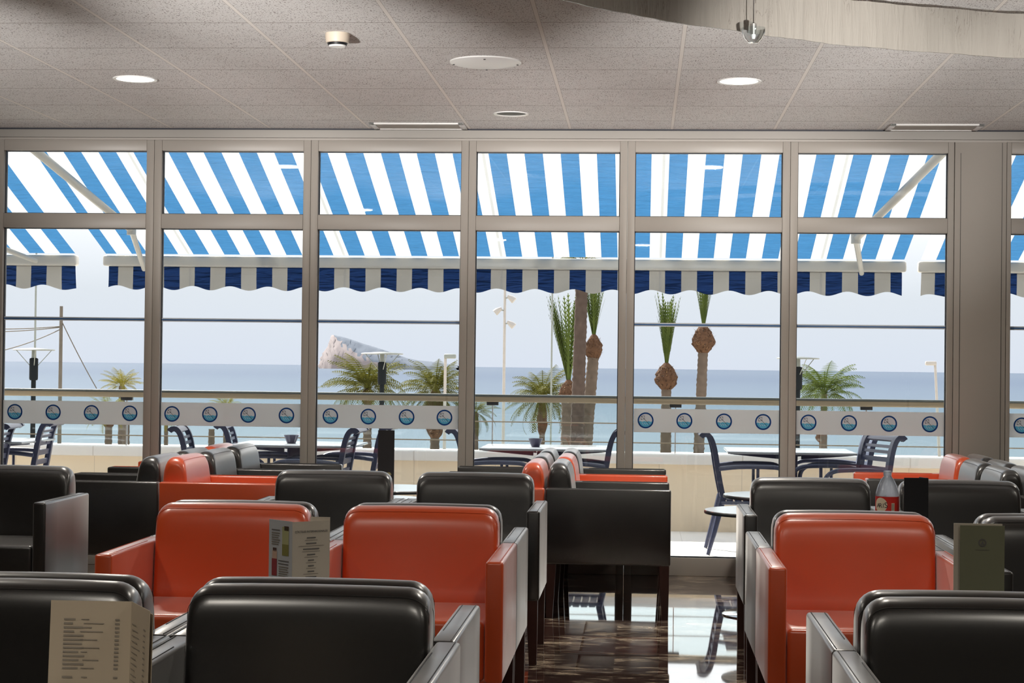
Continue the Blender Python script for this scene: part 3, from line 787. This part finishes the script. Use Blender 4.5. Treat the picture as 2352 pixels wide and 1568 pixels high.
# kraft menu at bottom left
mk = thing('list_menu', 'tan folded price list card standing in front of the bottom left armchair', 'menu card', (-.88, 2.93, TZ))
Q0 = (XatY(105, 2.93, 1480)+.88, 0.0); Q1 = (XatY(290, 2.93, 1480)+.88, .004); Q2 = (XatY(337, 2.83, 1480)+.88, -.105)
KH = .312
mb = MB(); panel(mb, Q0, Q1, 0, KH, .0008, M_paperk, (.008, 0)); ka = mb.build('front_panel', None, mk, smooth=False)
mb = MB(); panel(mb, (Q1[0]+.001, Q1[1]), Q2, 0, KH, .0008, M_paperk, (.006, 0)); kb = mb.build('side_panel', None, mk, smooth=False)
mb = MB(); panel(mb, (Q1[0]+.006, Q1[1]+.004), (Q2[0]+.004, Q2[1]+.004), 0, KH-.006, .0008, M_paperk, (.006, 0)); mb.build('inner_sheet', None, mk, smooth=False)
mb = MB(); z = KH-.025; random.seed(4)
for grp in (13, 1, 6, 2, 12, 5):
    for k in range(grp):
        z -= .0066
        if z < .01: break
        line_on(mb, Q0, Q1, .17, .17+random.uniform(.10, .28), z, .0030, M_inkl, lean=(.008, 0), z1=KH)
        if random.random() < .55: a = random.uniform(.36, .42); line_on(mb, Q0, Q1, a, a+random.uniform(.06, .30), z+.0008, .0016, M_inkl, lean=(.008, 0), z1=KH)
        line_on(mb, Q0, Q1, .80, .855, z, .0030, M_inkl, lean=(.008, 0), z1=KH)
    z -= .008
mb.build('print', None, ka, smooth=False)
mb = MB(); z = KH-.035
while z > .02:
    line_on(mb, Q1, Q2, .12, .12+random.uniform(.2, .45), z, .0016, M_inkl, lean=(.006, 0), z1=KH); line_on(mb, Q1, Q2, .72, .82, z, .0026, M_inkl, lean=(.006, 0), z1=KH); z -= .009
mb.build('print', None, kb, smooth=False)
# olive menu
mg = thing('olive_menu', 'olive green menu booklet with small round crest standing on the table at right', 'menu booklet', (.87, 4.80, TZ))
ga, gb = XatY(2192, 4.80, 1280)-.87, XatY(2307, 4.80, 1280)-.87
GH = .310
mb = MB(); panel(mb, (ga+.014, 0), (gb, 0), 0, GH-.004, .003, M_green); gc = mb.build('cover', None, mg, smooth=False)
mb = MB(); panel(mb, (ga, .012), (gb-.004, .010), 0, GH, .004, M_paper); mb.build('pages', None, mg, smooth=False)
mb = MB(); cxg, czg, rg = (ga+.014+gb)/2-.0, GH-.048, .0105
rows = [[Vector((cxg+r*math.cos(2*PI*q/20), -.0028, czg+r*math.sin(2*PI*q/20))) for q in range(20)] for r in (rg-.0035, rg)]
mb.grid(rows, M_ink, closed_v=True)
mb.poly([Vector((cxg-.005, -.0028, czg-.005)), Vector((cxg+.005, -.0028, czg-.005)), Vector((cxg+.001, -.0028, czg+.006))], M_ink)
mb.poly([Vector((cxg-.018, -.0028, czg-.0190)), Vector((cxg+.018, -.0028, czg-.0190)), Vector((cxg+.018, -.0028, czg-.0180)), Vector((cxg-.018, -.0028, czg-.0180))], M_ink)
mb.build('crest', None, gc, smooth=False)
# black menus with palm mark
def black_menu(x, y, h, w, rz, label):
    t = thing('black_menu', label, 'menu card', (x, y, TZ), rz, 'tall black menus')
    mb = MB(); panel(mb, (-w/2, 0), (w/2, 0), 0, h, .003, M_blackp); f = mb.build('front_panel', None, t, smooth=False)
    mb = MB(); panel(mb, (w/2+.001, .001), (w/2-.012, .075), 0, h-.001, .003, M_blackp); mb.build('side_panel', None, t, smooth=False)
    mb = MB(); zz = .075; yy = -.0022
    mb.poly([Vector((-.012, yy, zz-.02)), Vector((.004, yy, zz-.02)), Vector((-.004, yy, zz-.042))], M_lime)
    for a in range(7):
        an = PI*(.02+.16*a); c = Vector((.018, yy, zz+.002))
        e = c+Vector((math.cos(an), 0, math.sin(an)))*.017; nn = Vector((-math.sin(an), 0, math.cos(an)))*.003
        mb.poly([c, (c+e)/2+nn, e, (c+e)/2-nn], M_gold)
    mb.poly([Vector((.017, yy, zz)), Vector((.019, yy, zz)), Vector((.021, yy, zz-.028)), Vector((.018, yy, zz-.028))], M_gold)
    mb.build('palm_mark', None, f, smooth=False)
    return t
b1_ = atY(887, 990, 10.40); black_menu(b1_.x, 10.40, .330, .092, 0, 'tall black menu with gold palm standing on the table by the windows')
b2_ = atY(2104, 1095, 7.08); black_menu(b2_.x, 7.08, .296, .092, .12, 'tall black menu standing right of the water bottle')
# bottle
bt = thing('water_bottle', 'clear plastic water bottle with a red label on the low table at right', 'bottle', (XatY(2038, 7.12, 1150), 7.12, TZ))
R = .0445
MB().lathe([(.030, 0), (R-.004, .004), (R, .014), (R-.003, .05), (R, .06), (R, .095), (R-.003, .10), (R, .105), (R, .150), (R, .226), (R-.001, .236), (.036, .262), (.024, .286), (.014, .299), (.0135, .303)], n=28, cap=False).build('body', M_pet, bt)
lbz0, lbz1 = .158, .222
MB().lathe([(R+.0008, lbz0), (R+.0008, lbz1)], n=40, cap=False).build('label', M_label, bt)
MB().lathe([(.0155, .301), (.0155, .316), (.0145, .318)], n=18).build('cap', M_pet, bt)
mb = MB()
def curved(a0, a1, z0, z1, mat, rr, n=10, oval=False):
    if oval:
        am, zm = (a0+a1)/2, (z0+z1)/2; pts = [(am+(a1-a0)/2*math.cos(2*PI*k/24), zm+(z1-z0)/2*math.sin(2*PI*k/24)) for k in range(24)]
        rows = [[Vector((rr*math.cos(am+(a-am)*s), rr*math.sin(am+(a-am)*s), zm+(z-zm)*s)) for a, z in pts] for s in (.02, .5, .8, 1)]
        mb.grid(rows, mat, closed_v=True)
    else:
        mb.grid([[Vector((rr*math.cos(a0+(a1-a0)*k/n), rr*math.sin(a0+(a1-a0)*k/n), z)) for k in range(n+1)] for z in (z0, z1)], mat)
curved(-PI*.92, -PI*.54, lbz0+.004, lbz1-.004, M_labelc, R+.0012, oval=True)
curved(-PI*.43, -PI*.34, lbz0+.010, lbz0+.040, M_labelc, R+.0012)
for k in range(6): curved(-PI*(.425-.014*k), -PI*(.419-.014*k), lbz0+.012, lbz0+.038, M_inkd, R+.0015, 2)
curved(-PI*.45, -PI*.30, lbz0, lbz0+.006, M_inkd, R+.0014)
mb.build('label_print', None, bt, smooth=True)
for k, ch in enumerate('ARIS'):
    a = -PI*(.80-.075*k)
    text_mesh(ch, .024 if ch != 'S' else .030, M_inkd, bt, 'label_letter', ((R+.0016)*math.cos(a), (R+.0016)*math.sin(a), lbz0+.022), (PI/2, 0, a+PI/2))

# ================================================================== TERRACE FURNITURE
def make_outchair():
    t = thing('terrace_chair', '', 'chair')
    prof = [(.200, .36), (.222, .46), (.240, .56), (.256, .66), (.270, .72), (.288, .765), (.312, .788), (.340, .785), (.352, .772)]
    mb = MB(); W = .225
    pr = catmull(prof, 3)
    def strip(x0, x1, a, b_, th=.018):
        rows = []
        for k in range(a, b_+1):
            y, z = pr[k]; y2, z2 = pr[min(k+1, len(pr)-1)]; y1, z1 = pr[max(k-1, 0)]
            d = Vector((y2-y1, z2-z1)).normalized(); n = Vector((-d.y, d.x))*th/2
            rows.append([Vector((x0, y+n.x, z+n.y)), Vector((x1, y+n.x, z+n.y)), Vector((x1, y-n.x, z-n.y)), Vector((x0, y-n.x, z-n.y))])
        V = mb.grid(rows, None, closed_v=True); mb.cap(V[0]); mb.cap(V[-1])
    N = len(pr)-1
    strip(-W, -W+.042, 0, N, .034); strip(W-.042, W, 0, N, .034)
    strip(-W+.04, W-.04, 15, N, .022)
    for k in (2, 4, 6, 8, 10, 12): strip(-W+.04, W-.04, k, k+1, .014)
    strip(-W+.04, W-.04, 0, 1, .02)
    mb.build('backrest', M_outchair, t)
    mb = MB()
    for k in range(8): mb.box(-W, W, -.24+k*.054, -.24+k*.054+.042, .350, .368, bev=.004)
    mb.box(-W, -W+.03, -.25, .20, .335, .352, bev=.004); mb.box(W-.03, W, -.25, .20, .335, .352, bev=.004)
    mb.build('seat', M_outchair, t)
    for s in (-1, 1):
        x = s*(W+.022)
        pts = catmull([(x, .235, .565), (x, .10, .580), (x, -.08, .582), (x, -.17, .572), (x, -.225, .53), (x, -.235, .44), (x, -.24, .34)], 4)
        MB().tube(pts, .0145, n=8).build('armrest', M_outchair, t)
        MB().tube([(x, -.02, .578), (x, -.02, .345)], .010, n=8).build('arm_support', M_outchair, t)
        MB().tube([(x, -.24, .345), (x, -.262, 0)], [.018, .013], n=8).build('leg', M_outchair, t)
        MB().tube([(s*(W-.02), .205, .37), (s*(W+.01), .26, .15), (s*(W+.01), .30, 0)], [.022, .017, .013], n=8).build('leg', M_outchair, t)
        MB().tube([(x, -.24, .343), (x, .215, .343)], .012, n=8).build('side_rail', M_outchair, t)
    return t
oc = None
def ochair(u, v, Y, face, label, extra=0):
    """u: pixel of the back's outer top edge"""
    global oc
    X = XatY(u, Y, v)
    x = X+.352 if face > 0 else X-.352
    rz = (PI/2 if face > 0 else -PI/2)+extra
    if oc is None:
        oc = make_outchair(); oc.location = (x, Y, 0); oc.rotation_euler = (0, 0, rz); oc['label'] = label; oc['group'] = 'slatted terrace chairs'
        return oc
    return dup(oc, (x, Y, 0), rz, label, 'slatted terrace chairs')
ochair(1608, 1000, 12.38, 1, 'blue-grey slatted terrace chair left of the square table seen through the fifth pane')
ochair(32, 978, 12.05, -1, 'blue-grey slatted terrace chair cut by the left edge of the photo', .12)
ochair(131, 975, 12.75, -1, 'blue-grey slatted terrace chair behind the leftmost pane, right of the one cut by the edge', .1)
ochair(402, 985, 12.08, 1, 'blue-grey slatted terrace chair behind the second pane, left one of two facing right', .12)
ochair(505, 980, 12.78, 1, 'blue-grey slatted terrace chair behind the second pane, right one of two facing right', .12)
ochair(833, 990, 12.22, -1, 'blue-grey slatted terrace chair behind the third pane, left of the tall black menu')
ochair(908, 988, 12.90, -1, 'blue-grey slatted terrace chair half hidden behind the tall black menu')
ochair(1034, 990, 12.42, 1, 'blue-grey slatted terrace chair half hidden by the post left of the fourth pane')
ochair(1432, 1000, 12.42, -1, 'blue-grey slatted terrace chair half hidden by the post right of the fourth pane')
ochair(2022, 1000, 12.88, -1, 'blue-grey slatted terrace chair at right, farther of the pair facing left', .05)
ochair(2056, 1008, 12.16, -1, 'blue-grey slatted terrace chair at right, nearer of the pair, slats turned to the glass', .35)
def make_otable(w):
    t = thing('terrace_table', '', 'table')
    MB().box(-w/2, w/2, -.36, .36, .652, .668, bev=.004).build('table_top', M_tabletop, t)
    mb = MB()
    for s in (-1, 1):
        for yy in (-.2, .2):
            rows = [[Vector((s*w/2*.99, yy-.02, .652)), Vector((s*w/2*.99, yy+.02, .652)), Vector((s*w/2*.99, yy+.02, .645)), Vector((s*w/2*.99, yy-.02, .645))],
                    [Vector((s*.07, yy-.02, .652)), Vector((s*.07, yy+.02, .652)), Vector((s*.07, yy+.02, .615)), Vector((s*.07, yy-.02, .615))]]
            V = mb.grid(rows, None, closed_v=True); mb.cap(V[0]); mb.cap(V[1])
    mb.build('bracket', M_dpurple, t, smooth=False)
    MB().box(-.045, .045, -.22, .22, .03, .652, bev=.01).build('pedestal', M_dpurple, t)
    MB().box(-.25, .25, -.27, .27, 0, .03, bev=.01).build('base', M_dpurple, t)
    return t
ot = None
for (ua, ub, yy, lb) in ((-190, 22, 12.62, 'pale topped terrace table at the left edge of the photo'), (555, 783, 12.72, 'pale topped terrace table behind the second pane with a dark bowl'), (1096, 1398, 12.75, 'pale topped terrace table behind the fourth pane with a dark bowl'), (1640, 2000, 12.78, 'pale topped terrace table at right between the facing chairs')):
    xa, xb = XatY(ua, yy-.3, 1040), XatY(ub, yy-.3, 1040)
    if ot is None: ot = make_otable(.86); ot.location = ((xa+xb)/2, yy, 0); ot['label'] = lb; ot['group'] = 'terrace tables'
    else:
        o = dup(ot, ((xa+xb)/2, yy, 0), 0, lb, 'terrace tables')
for (u, lb, sc) in ((669, 'dark fluted bowl on the terrace table behind the second pane', 1), (1230, 'dark smooth bowl on the terrace table behind the fourth pane', 0)):
    t = tag(MB().build('bowl', M_dpurple), lb, 'bowl', 'dark bowls on the terrace tables')
    bm_ = MB(); n = 32; rows = []
    for r, z in ((.028, 0), (.030, .006), (.040, .030), (.047, .050), (.050, .058), (.046, .058), (.040, .045), (.020, .02)):
        rows.append([Vector(((r*(1+(.07*math.cos(q*PI/2*.999) if sc else 0)))*math.cos(2*PI*q/n), (r*(1+(.07*math.cos(q*PI/2) if sc else 0)))*math.sin(2*PI*q/n), z)) for q in range(n)])
    V = bm_.grid(rows, None, closed_v=True); bm_.cap(V[0], None, True); bm_.cap(V[-1])
    bmesh.ops.recalc_face_normals(bm_.bm, faces=bm_.bm.faces); bm_.bm.to_mesh(t.data); bm_.bm.free()
    t.location = (XatY(u, 12.7, 1020), 12.7, .668)

# ================================================================== BEYOND: SEA, PALMS, LAMPS
GZ = -5.0
struct('promenade_ground', MB().box(-120, 120, 16, 138, GZ-.5, GZ), M_promenade, smooth=False)
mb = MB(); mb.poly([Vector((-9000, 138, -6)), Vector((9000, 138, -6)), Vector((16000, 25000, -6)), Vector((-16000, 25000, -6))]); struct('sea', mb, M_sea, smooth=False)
# island
def island():
    Y = 3400
    sil = [(733, 838), (738, 820), (745, 806), (752, 796), (757, 782), (762, 769), (772, 770), (790, 774), (812, 781), (835, 789), (862, 797), (890, 806), (915, 815), (935, 822), (960, 827), (990, 830), (1020, 834), (1050, 838)]
    mb = MB(); rows = []; seg = 8
    pts = []
    for a in range(len(sil)-1):
        for k in range(4):
            t = k/4; pts.append((sil[a][0]*(1-t)+sil[a+1][0]*t, sil[a][1]*(1-t)+sil[a+1][1]*t))
    pts.append(sil[-1])
    random.seed(3)
    for (u, v) in pts:
        P = atY(u, v, Y); h = max(P.z+6, .5); rr = []
        for k in range(seg+1):
            f = k/seg      # 0 near water, 1 crest, on to far water
            y = Y-90*(1-f)*(.35+h/60); z = -6+h*(f**.55)
            jit = 1+random.uniform(-.035, .035)*(0 if k in (0, seg) else 1)
            rr.append(Vector((P.x*y/Y+random.uniform(-3, 3)*(0 if k in (0, seg) else 1), y, -6+(z+6)*jit)))
        rr.append(Vector((P.x, Y+120, -6))); rows.append(rr)
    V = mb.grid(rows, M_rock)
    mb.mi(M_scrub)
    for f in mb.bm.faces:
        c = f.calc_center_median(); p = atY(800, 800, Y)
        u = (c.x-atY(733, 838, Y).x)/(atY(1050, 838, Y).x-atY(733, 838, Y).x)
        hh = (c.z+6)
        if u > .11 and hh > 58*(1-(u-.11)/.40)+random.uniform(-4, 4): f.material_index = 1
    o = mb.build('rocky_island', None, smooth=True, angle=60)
    tag(o, 'pale rocky wedge-shaped island on the sea horizon seen through the third pane', 'island')
island()
# palms
def frond(mb, base, az, el, Lf, droop, wid, mat, n=9, fold=.5):
    d = Vector((math.cos(az)*math.cos(el), math.sin(az)*math.cos(el), math.sin(el)))
    p = Vector(base); pts = [p.copy()]; e = el
    for k in range(n):
        e -= droop/n*(.5+k/n)
        d = Vector((math.cos(az)*math.cos(e), math.sin(az)*math.cos(e), math.sin(e))); p = p+d*Lf/n; pts.append(p.copy())
    side = Vector((-math.sin(az), math.cos(az), 0))
    for k in range(n):
        a, b_ = pts[k], pts[k+1]; t = (b_-a).normalized(); up = side.cross(t).normalized()
        w0 = .012*Lf*(1-k/n)+.004*Lf
        mb.poly([a+side*w0, b_+side*w0*.8, b_-side*w0*.8, a-side*w0], mat)
        for j in range(2):
            f = (k+j*.5)/n; 
            if f < .12: continue
            ll = wid*Lf*math.sin(PI*min(1, .12+f*.88))**.7
            q = a+(b_-a)*(j*.5)
            for s in (-1, 1):
                dirn = (side*s*.85+t*.75-up*-.0+Vector((0, 0, -fold))).normalized()
                tip = q+dirn*ll*random.uniform(.8, 1.1); ww = t*.030*Lf
                mb.poly([q, q+ww, tip+ww*.15, tip], mat)
def palm(u, vc, Y, Rpx, trunk_w, label, kind='full', mat=None, tmat=None, tilt=0, n=44, elmin=-.7, bulb=None, el_tied=(1.25, 1.5), Ltied=None, lean=0, utop=None, crown_dir=None, group='palms on the promenade below the terrace', fold=.5, dr=1.8):
    mat = mat or M_leaf; tmat = tmat or M_trunk
    top = atY(u, vc, Y); sc = Y/F; tr = trunk_w*sc/2
    base = Vector((top.x-tilt, Y, GZ))
    t = thing('palm_tree', label, 'palm tree', base, 0, group)
    hgt = top.z-GZ
    if hgt < .5: hgt = .5
    # trunk
    mb = MB(); th = hgt-(.55*bulb[1]*sc if bulb else 0); nr = int(max(10, th*7)); rows = []
    for k in range(nr+1):
        f = k/nr; r = tr*(1.12-.15*f)*(1+.09*(k % 2))*random.uniform(.95, 1.05)
        cx = tilt*f+lean*math.sin(PI*f)*.5
        rows.append([Vector((cx+r*math.cos(2*PI*q/12), r*math.sin(2*PI*q/12), th*f)) for q in range(12)])
    V = mb.grid(rows, None, closed_v=True); mb.cap(V[0], None, True); mb.cap(V[-1]); mb.build('trunk', tmat, t, angle=70)
    c = Vector((tilt, 0, hgt))
    if bulb:
        bw, bh = bulb[0]*sc/2, bulb[1]*sc
        mb = MB(); rows = []; nb = 12
        for k in range(nb+1):
            f = k/nb; s_ = math.sin(PI*min(1, .14+.62*f**.8+.24*f**3)) if False else (math.sin(PI*(.10+.36*min(1, f/.38))) if f < .38 else math.cos((f-.38)/.62*PI*.46)**.8)
            rows.append([Vector((c.x+max(.3*tr, bw*s_)*math.cos(2*PI*q/14)*random.uniform(.88, 1.12), max(.3*tr, bw*s_)*math.sin(2*PI*q/14), hgt-bh*.92+bh*f)) for q in range(14)])
        V = mb.grid(rows, M_boot, closed_v=True); mb.cap(V[0], M_boot, True); mb.cap(V[-1], M_boot)
        for q in range(300):
            a = random.uniform(0, 2*PI); f = random.uniform(.05, .85); rr_ = bw*(math.sin(PI*(.10+.36*min(1, f/.38))) if f < .38 else math.cos((f-.38)/.62*PI*.46)**.8)
            p = Vector((c.x+rr_*.9*math.cos(a), rr_*.9*math.sin(a), hgt-bh*.92+bh*f)); o_ = Vector((math.cos(a), math.sin(a), random.uniform(-.5, .9)))
            sd = Vector((-math.sin(a), math.cos(a), 0))*bw*.07
            mb.poly([p-sd, p+sd, p+o_*bw*random.uniform(.15, .4)], random.choice((M_boot, M_bootl, M_trunk_d)))
        mb.build('frond_stubs', None, t, smooth=False)
    mb = MB()
    if kind == 'full':
        Lf = Rpx*sc*1.12
        for k in range(n):
            az = k*2.39996+random.uniform(-.2, .2); f = k/n
            el = 1.45-(1.45-elmin)*f**1.1
            frond(mb, c+Vector((math.cos(az), math.sin(az), 0))*tr*.5, az, el, Lf*random.uniform(.85, 1.08), dr*(.5+.6*random.random()), .26, mat, fold=fold)
    elif kind == 'tied':
        for k in range(n):
            az = random.uniform(0, 2*PI); el = random.uniform(*el_tied)
            if crown_dir is not None and random.random() < .75: az = crown_dir+random.uniform(-.5, .5)
            frond(mb, c+Vector((math.cos(az), math.sin(az), 0))*tr*.25, az, el, Ltied*sc*random.uniform(.6, 1.05), .12, .13, mat, fold=-.8)
    if kind != 'bare': mb.build('crown', None, t, smooth=False)
    return t
PY = 115
palm(280, 886, 118, 50, 14, 'small yellowish palm crown above the handrail behind the leftmost pane', mat=M_leafy, n=34, elmin=.0)
palm(250, 948, 112, 60, 16, 'small green palm behind the logo band of the leftmost pane', mat=M_leafy, n=30, elmin=-.5, bulb=(30, 40))
palm(290, 968, 104, 30, 16, 'low thick palm stump behind the leftmost pane beside the post', kind='bare')
palm(382, 958, 120, 38, 9, 'small yellow green palm just right of the first post', mat=M_leafy, n=26, elmin=-.6)
palm(520, 935, 124, 40, 12, 'small faint yellow palm behind the second pane', mat=M_leafy, n=26, elmin=.1)
palm(486, 985, 126, 30, 14, 'short pale palm trunk behind the second pane', kind='bare')
palm(845, 893, 108, 100, 18, 'large bushy green palm in front of the island behind the third pane', n=60, elmin=-.25, bulb=(34, 40))
palm(1000, 900, 112, 92, 20, 'large bushy green palm right of the island, left of the post', n=60, elmin=-.5, bulb=(56, 118))
palm(1092, 948, 109, 55, 14, 'palm with drooping fronds just right of the post at the fourth pane', n=36, elmin=-1.0)
palm(1246, 915, 113, 88, 12, 'spreading green palm behind the fourth pane above the dark bowl', n=52, elmin=-.45, bulb=(24, 100))
palm(1306, 876, 104, 0, 30, 'thick palm with tied green fronds left of the tall bare trunk', kind='tied', n=44, bulb=(44, 60), Ltied=205, el_tied=(1.33, 1.5), crown_dir=PI, mat=M_leafb)
palm(1338, 600, 100, 60, 27, 'tall bare palm trunk rising behind the awning at the fourth pane', n=30, tmat=M_trunk_d, tilt=.25)
palm(1364, 772, 106, 0, 25, 'curved palm with tied upright fronds right of the tall bare trunk', kind='tied', n=26, bulb=(42, 62), Ltied=150, el_tied=(1.35, 1.55), tilt=.5, mat=M_leafb)
palm(1531, 838, 110, 0, 22, 'palm with tied upright fronds and round stub head, left one behind the fifth pane', kind='tied', n=46, bulb=(52, 64), Ltied=165, el_tied=(1.42, 1.56), mat=M_leafb)
palm(1616, 750, 108, 0, 22, 'taller palm with tied fronds behind the fifth pane, right of the other tied palm', kind='tied', n=26, bulb=(52, 68), Ltied=130, el_tied=(1.40, 1.56), mat=M_leafb, tilt=.25)
palm(1893, 905, 112, 92, 14, 'bright green palm crown behind the sixth pane above the handrail', n=52, elmin=-.15, mat=M_leafb)
palm(1886, 992, 120, 0, 8, 'small pinkish stub-headed palm below the logo band of the sixth pane', kind='bare', bulb=(26, 26))
# promenade lamps with disc reflectors
lampP = None
for (u, v, lb) in ((78, 812, 'dark promenade lamp with a wide disc reflector behind the leftmost pane'), (878, 821, 'dark promenade lamp with a wide disc reflector in front of the island'), (1833, 836, 'dark promenade lamp with a wide disc reflector at the post left of the sixth pane')):
    Y = 42; P = atY(u, v, Y)
    if lampP is None:
        t = lampP = thing('promenade_lamp', lb, 'street lamp', (P.x, Y, GZ), 0, 'promenade lamps'); h = P.z-GZ
        MB().lathe([(.09, 0), (.07, .3), (.055, h-1.0), (.055, h-.62)], n=14).build('pole', M_dpole, t)
        MB().lathe([(.085, h-.62), (.10, h-.58), (.10, h-.12), (.07, h-.10)], n=16).build('lamp_head', M_dpole, t)
        MB().lathe([(.055, h-.12), (.05, h+.09)], n=14).build('neck', M_poleg, t)
        for k in range(4): a_ = k*PI/2+.4; MB().tube([(.07*math.cos(a_), .07*math.sin(a_), h-.30), (.40*math.cos(a_), .40*math.sin(a_), h+.08)], .009, n=6).build('strut', M_poleg, t)
        MB().lathe([(.05, h+.085), (.47, h+.075), (.49, h+.09), (.47, h+.105), (.05, h+.135)], n=36).build('disc_reflector', M_disc, t)
    else: dup(lampP, (P.x, Y, GZ), 0, lb, 'promenade lamps')
def pole(u, vtop, Y, wpx, mat, name, label, cat, extra=None, top_r=.7, dxt=0):
    P = atY(u, vtop, Y); r = wpx*Y/F/2
    t = thing(name, label, cat, (P.x, Y, GZ))
    h = P.z-GZ; MB().tube([(-dxt, 0, 0), (0, 0, h)], [r, r*top_r], n=12).build('pole', mat, t)
    if extra: extra(t, h, r)
    return t, h
def flood(t, h, r):
    for dz, s in ((-.66, 1), (-1.20, -1), (-1.78, 1)):
        z = h+dz; a = Vector((0, 0, z)); b_ = Vector((s*.16, -.05, z+.02))
        MB().tube([a, b_], .03, n=6).build('bracket', M_poleg, t)
        MB().tube([b_+Vector((s*-.02, 0, .08)), b_+Vector((s*.14, -.05, -.03)), b_+Vector((s*.26, -.06, -.13))], [.07, .13, .15], n=10).build('floodlight', M_polew, t)
pole(1160, 650, 80, 8, M_polew, 'floodlight_mast', 'tall white mast with three floodlights behind the fourth pane', 'light mast', flood)
pole(1270, 560, 60, 5, M_poleg, 'flag_pole', 'tall thin grey pole left of the thick palms', 'pole')
pole(84, 560, 60, 6, M_poleg, 'flag_pole', 'tall thin grey pole above the leftmost promenade lamp', 'pole')
def head(s):
    def f(t, h, r):
        MB().box(-.05 if s > 0 else -.42, .42 if s > 0 else .05, -.12, .12, h-.02, h+.16, bev=.05).build('lamp_head', M_poleg if s > 0 else M_polew, t)
    return f
pole(1023, 822, 72, 9, M_polew, 'street_lamp', 'white street lamp post left of the post at the fourth pane', 'street lamp', head(1))
pole(2148, 838, 80, 8, M_polew, 'street_lamp', 'white street lamp post at the right end of the sixth pane', 'street lamp', head(-1), dxt=-.35)
up, uh = pole(141, 703, 62, 11, M_pole, 'utility_pole', 'weathered wooden utility pole with wires behind the leftmost pane', 'utility pole')
def wire(u0, v0, u1, v1, y0, y1, sag):
    a = atY(u0, v0, y0); b_ = atY(u1, v1, y1); o = up.location; pts = []
    for k in range(13):
        f = k/12; p = a.lerp(b_, f); p.z -= sag*4*f*(1-f); pts.append(p-o)
    MB().tube(pts, .018, n=5).build('cable', M_pole, up)
wire(141, 749, -60, 754, 62, 62, .05); wire(141, 751, -60, 762, 62, 62, .05); wire(139, 756, -30, 812, 62, 60, .10); wire(143, 740, 222, 892, 62, 62, .05)

# ================================================================== LIGHT
w = bpy.data.worlds.new('sky'); C.world = w; w.use_nodes = True; nt = w.node_tree; nt.nodes.clear()
wo = nt.nodes.new('ShaderNodeOutputWorld'); bg = nt.nodes.new('ShaderNodeBackground')
tc = nt.nodes.new('ShaderNodeTexCoord'); sp = nt.nodes.new('ShaderNodeSeparateXYZ'); L(nt, tc.outputs['Generated'], sp.inputs[0])
SKY = [(0, (.50, .50, .50)), (.495, (.55, .56, .56)), (.5, (.43, .455, .51)), (.52, (.46, .48, .51)), (.535, (.58, .59, .61)), (.56, (1.0, 1.0, 1.0)), (.70, (1.25, 1.25, 1.25)), (1.0, (1.15, 1.15, 1.2))]
cr = ramp(nt, val(nt, 'MULTIPLY_ADD', sp.outputs[2], .5, .5), SKY)
L(nt, cr, bg.inputs[0]); bg.inputs[1].default_value = 2.0
L(nt, bg.outputs[0], wo.inputs[0])
sd_ = bpy.data.lights.new('sun', 'SUN'); sd_.energy = 16; sd_.angle = math.radians(1.5); sd_.color = (1, .95, .86)
so = bpy.data.objects.new('sun', sd_); COL.objects.link(so)
so.rotation_euler = Vector((-.42, .60, .68)).to_track_quat('Z', 'Y').to_euler()
PW = 2500
# added out-of-view downlights that fill the room with light
for (x, y, lb) in ((-2.53, 5.4, 'added fill downlight above the left chairs, out of view'), (.46, 5.4, 'added fill downlight above the aisle, out of view'), (3.4, 5.4, 'added fill downlight at right, out of view'), (3.4, 9.0, 'added fill downlight right of the wide post, out of view')):
    downlight(x, y, True, lb, 12)
for (x, y, lb) in ((-1.6, 1.6, 'added unseen fill downlight near the viewpoint at left'), (0, .9, 'added unseen fill downlight above the viewpoint'), (1.6, 1.6, 'added unseen fill downlight near the viewpoint at right')):
    downlight(x, y, True, lb, 16)
# added unseen spot uplights beside the view, brightening ceiling and frames
def projector(x, y, z, tx, ty, label, power):
    t = thing('added_fill_uplight', label, 'added fill lamp', (x, y, 0), 0, 'added unseen fill uplights')
    MB().lathe([(.15, 0), (.15, .015), (.02, .03)], n=24).build('base', M_blackp, t)
    MB().tube([(0, 0, .03), (0, 0, z-.12)], .012, n=8).build('pole', M_blackp, t)
    MB().lathe([(.05, z-.12), (.075, z-.02), (.075, z-.01), (.065, z-.015), (.04, z-.10)], n=24, cap=False).build('lamp_bowl', M_blackp, t)
    ld = bpy.data.lights.new('added_fill_spot', 'SPOT'); ld.energy = power; ld.color = (1, .965, .93); ld.spot_size = math.radians(24); ld.spot_blend = 1.0; ld.shadow_soft_size = .07
    lo = bpy.data.objects.new('lamp', ld); COL.objects.link(lo); lo.parent = t; lo.location = (0, 0, z)
    lo.rotation_euler = (Vector((tx-x, ty-y, CEIL-z))*-1).to_track_quat('Z', 'Y').to_euler()
for (x, tx, lb) in ((-3.5, -3.0, 'leftmost of the added unseen fill uplights beside the viewpoint'), (-2.0, -1.35, 'second added unseen fill uplight from the left, beside the viewpoint'), (1.4, .3, 'added unseen fill uplight just right of the viewpoint'), (2.7, 1.6, 'rightmost of the added unseen fill uplights beside the viewpoint')):
    projector(x, 3.0, 1.25, tx, 9.1, lb, PW)

vs_ = C.view_settings; vs_.view_transform = 'Standard'; vs_.look = 'None'; vs_.gamma = 1.0; vs_.use_curve_mapping = False; vs_.exposure = 0.0
C.cycles.max_bounces = 8; C.cycles.transparent_max_bounces = 16
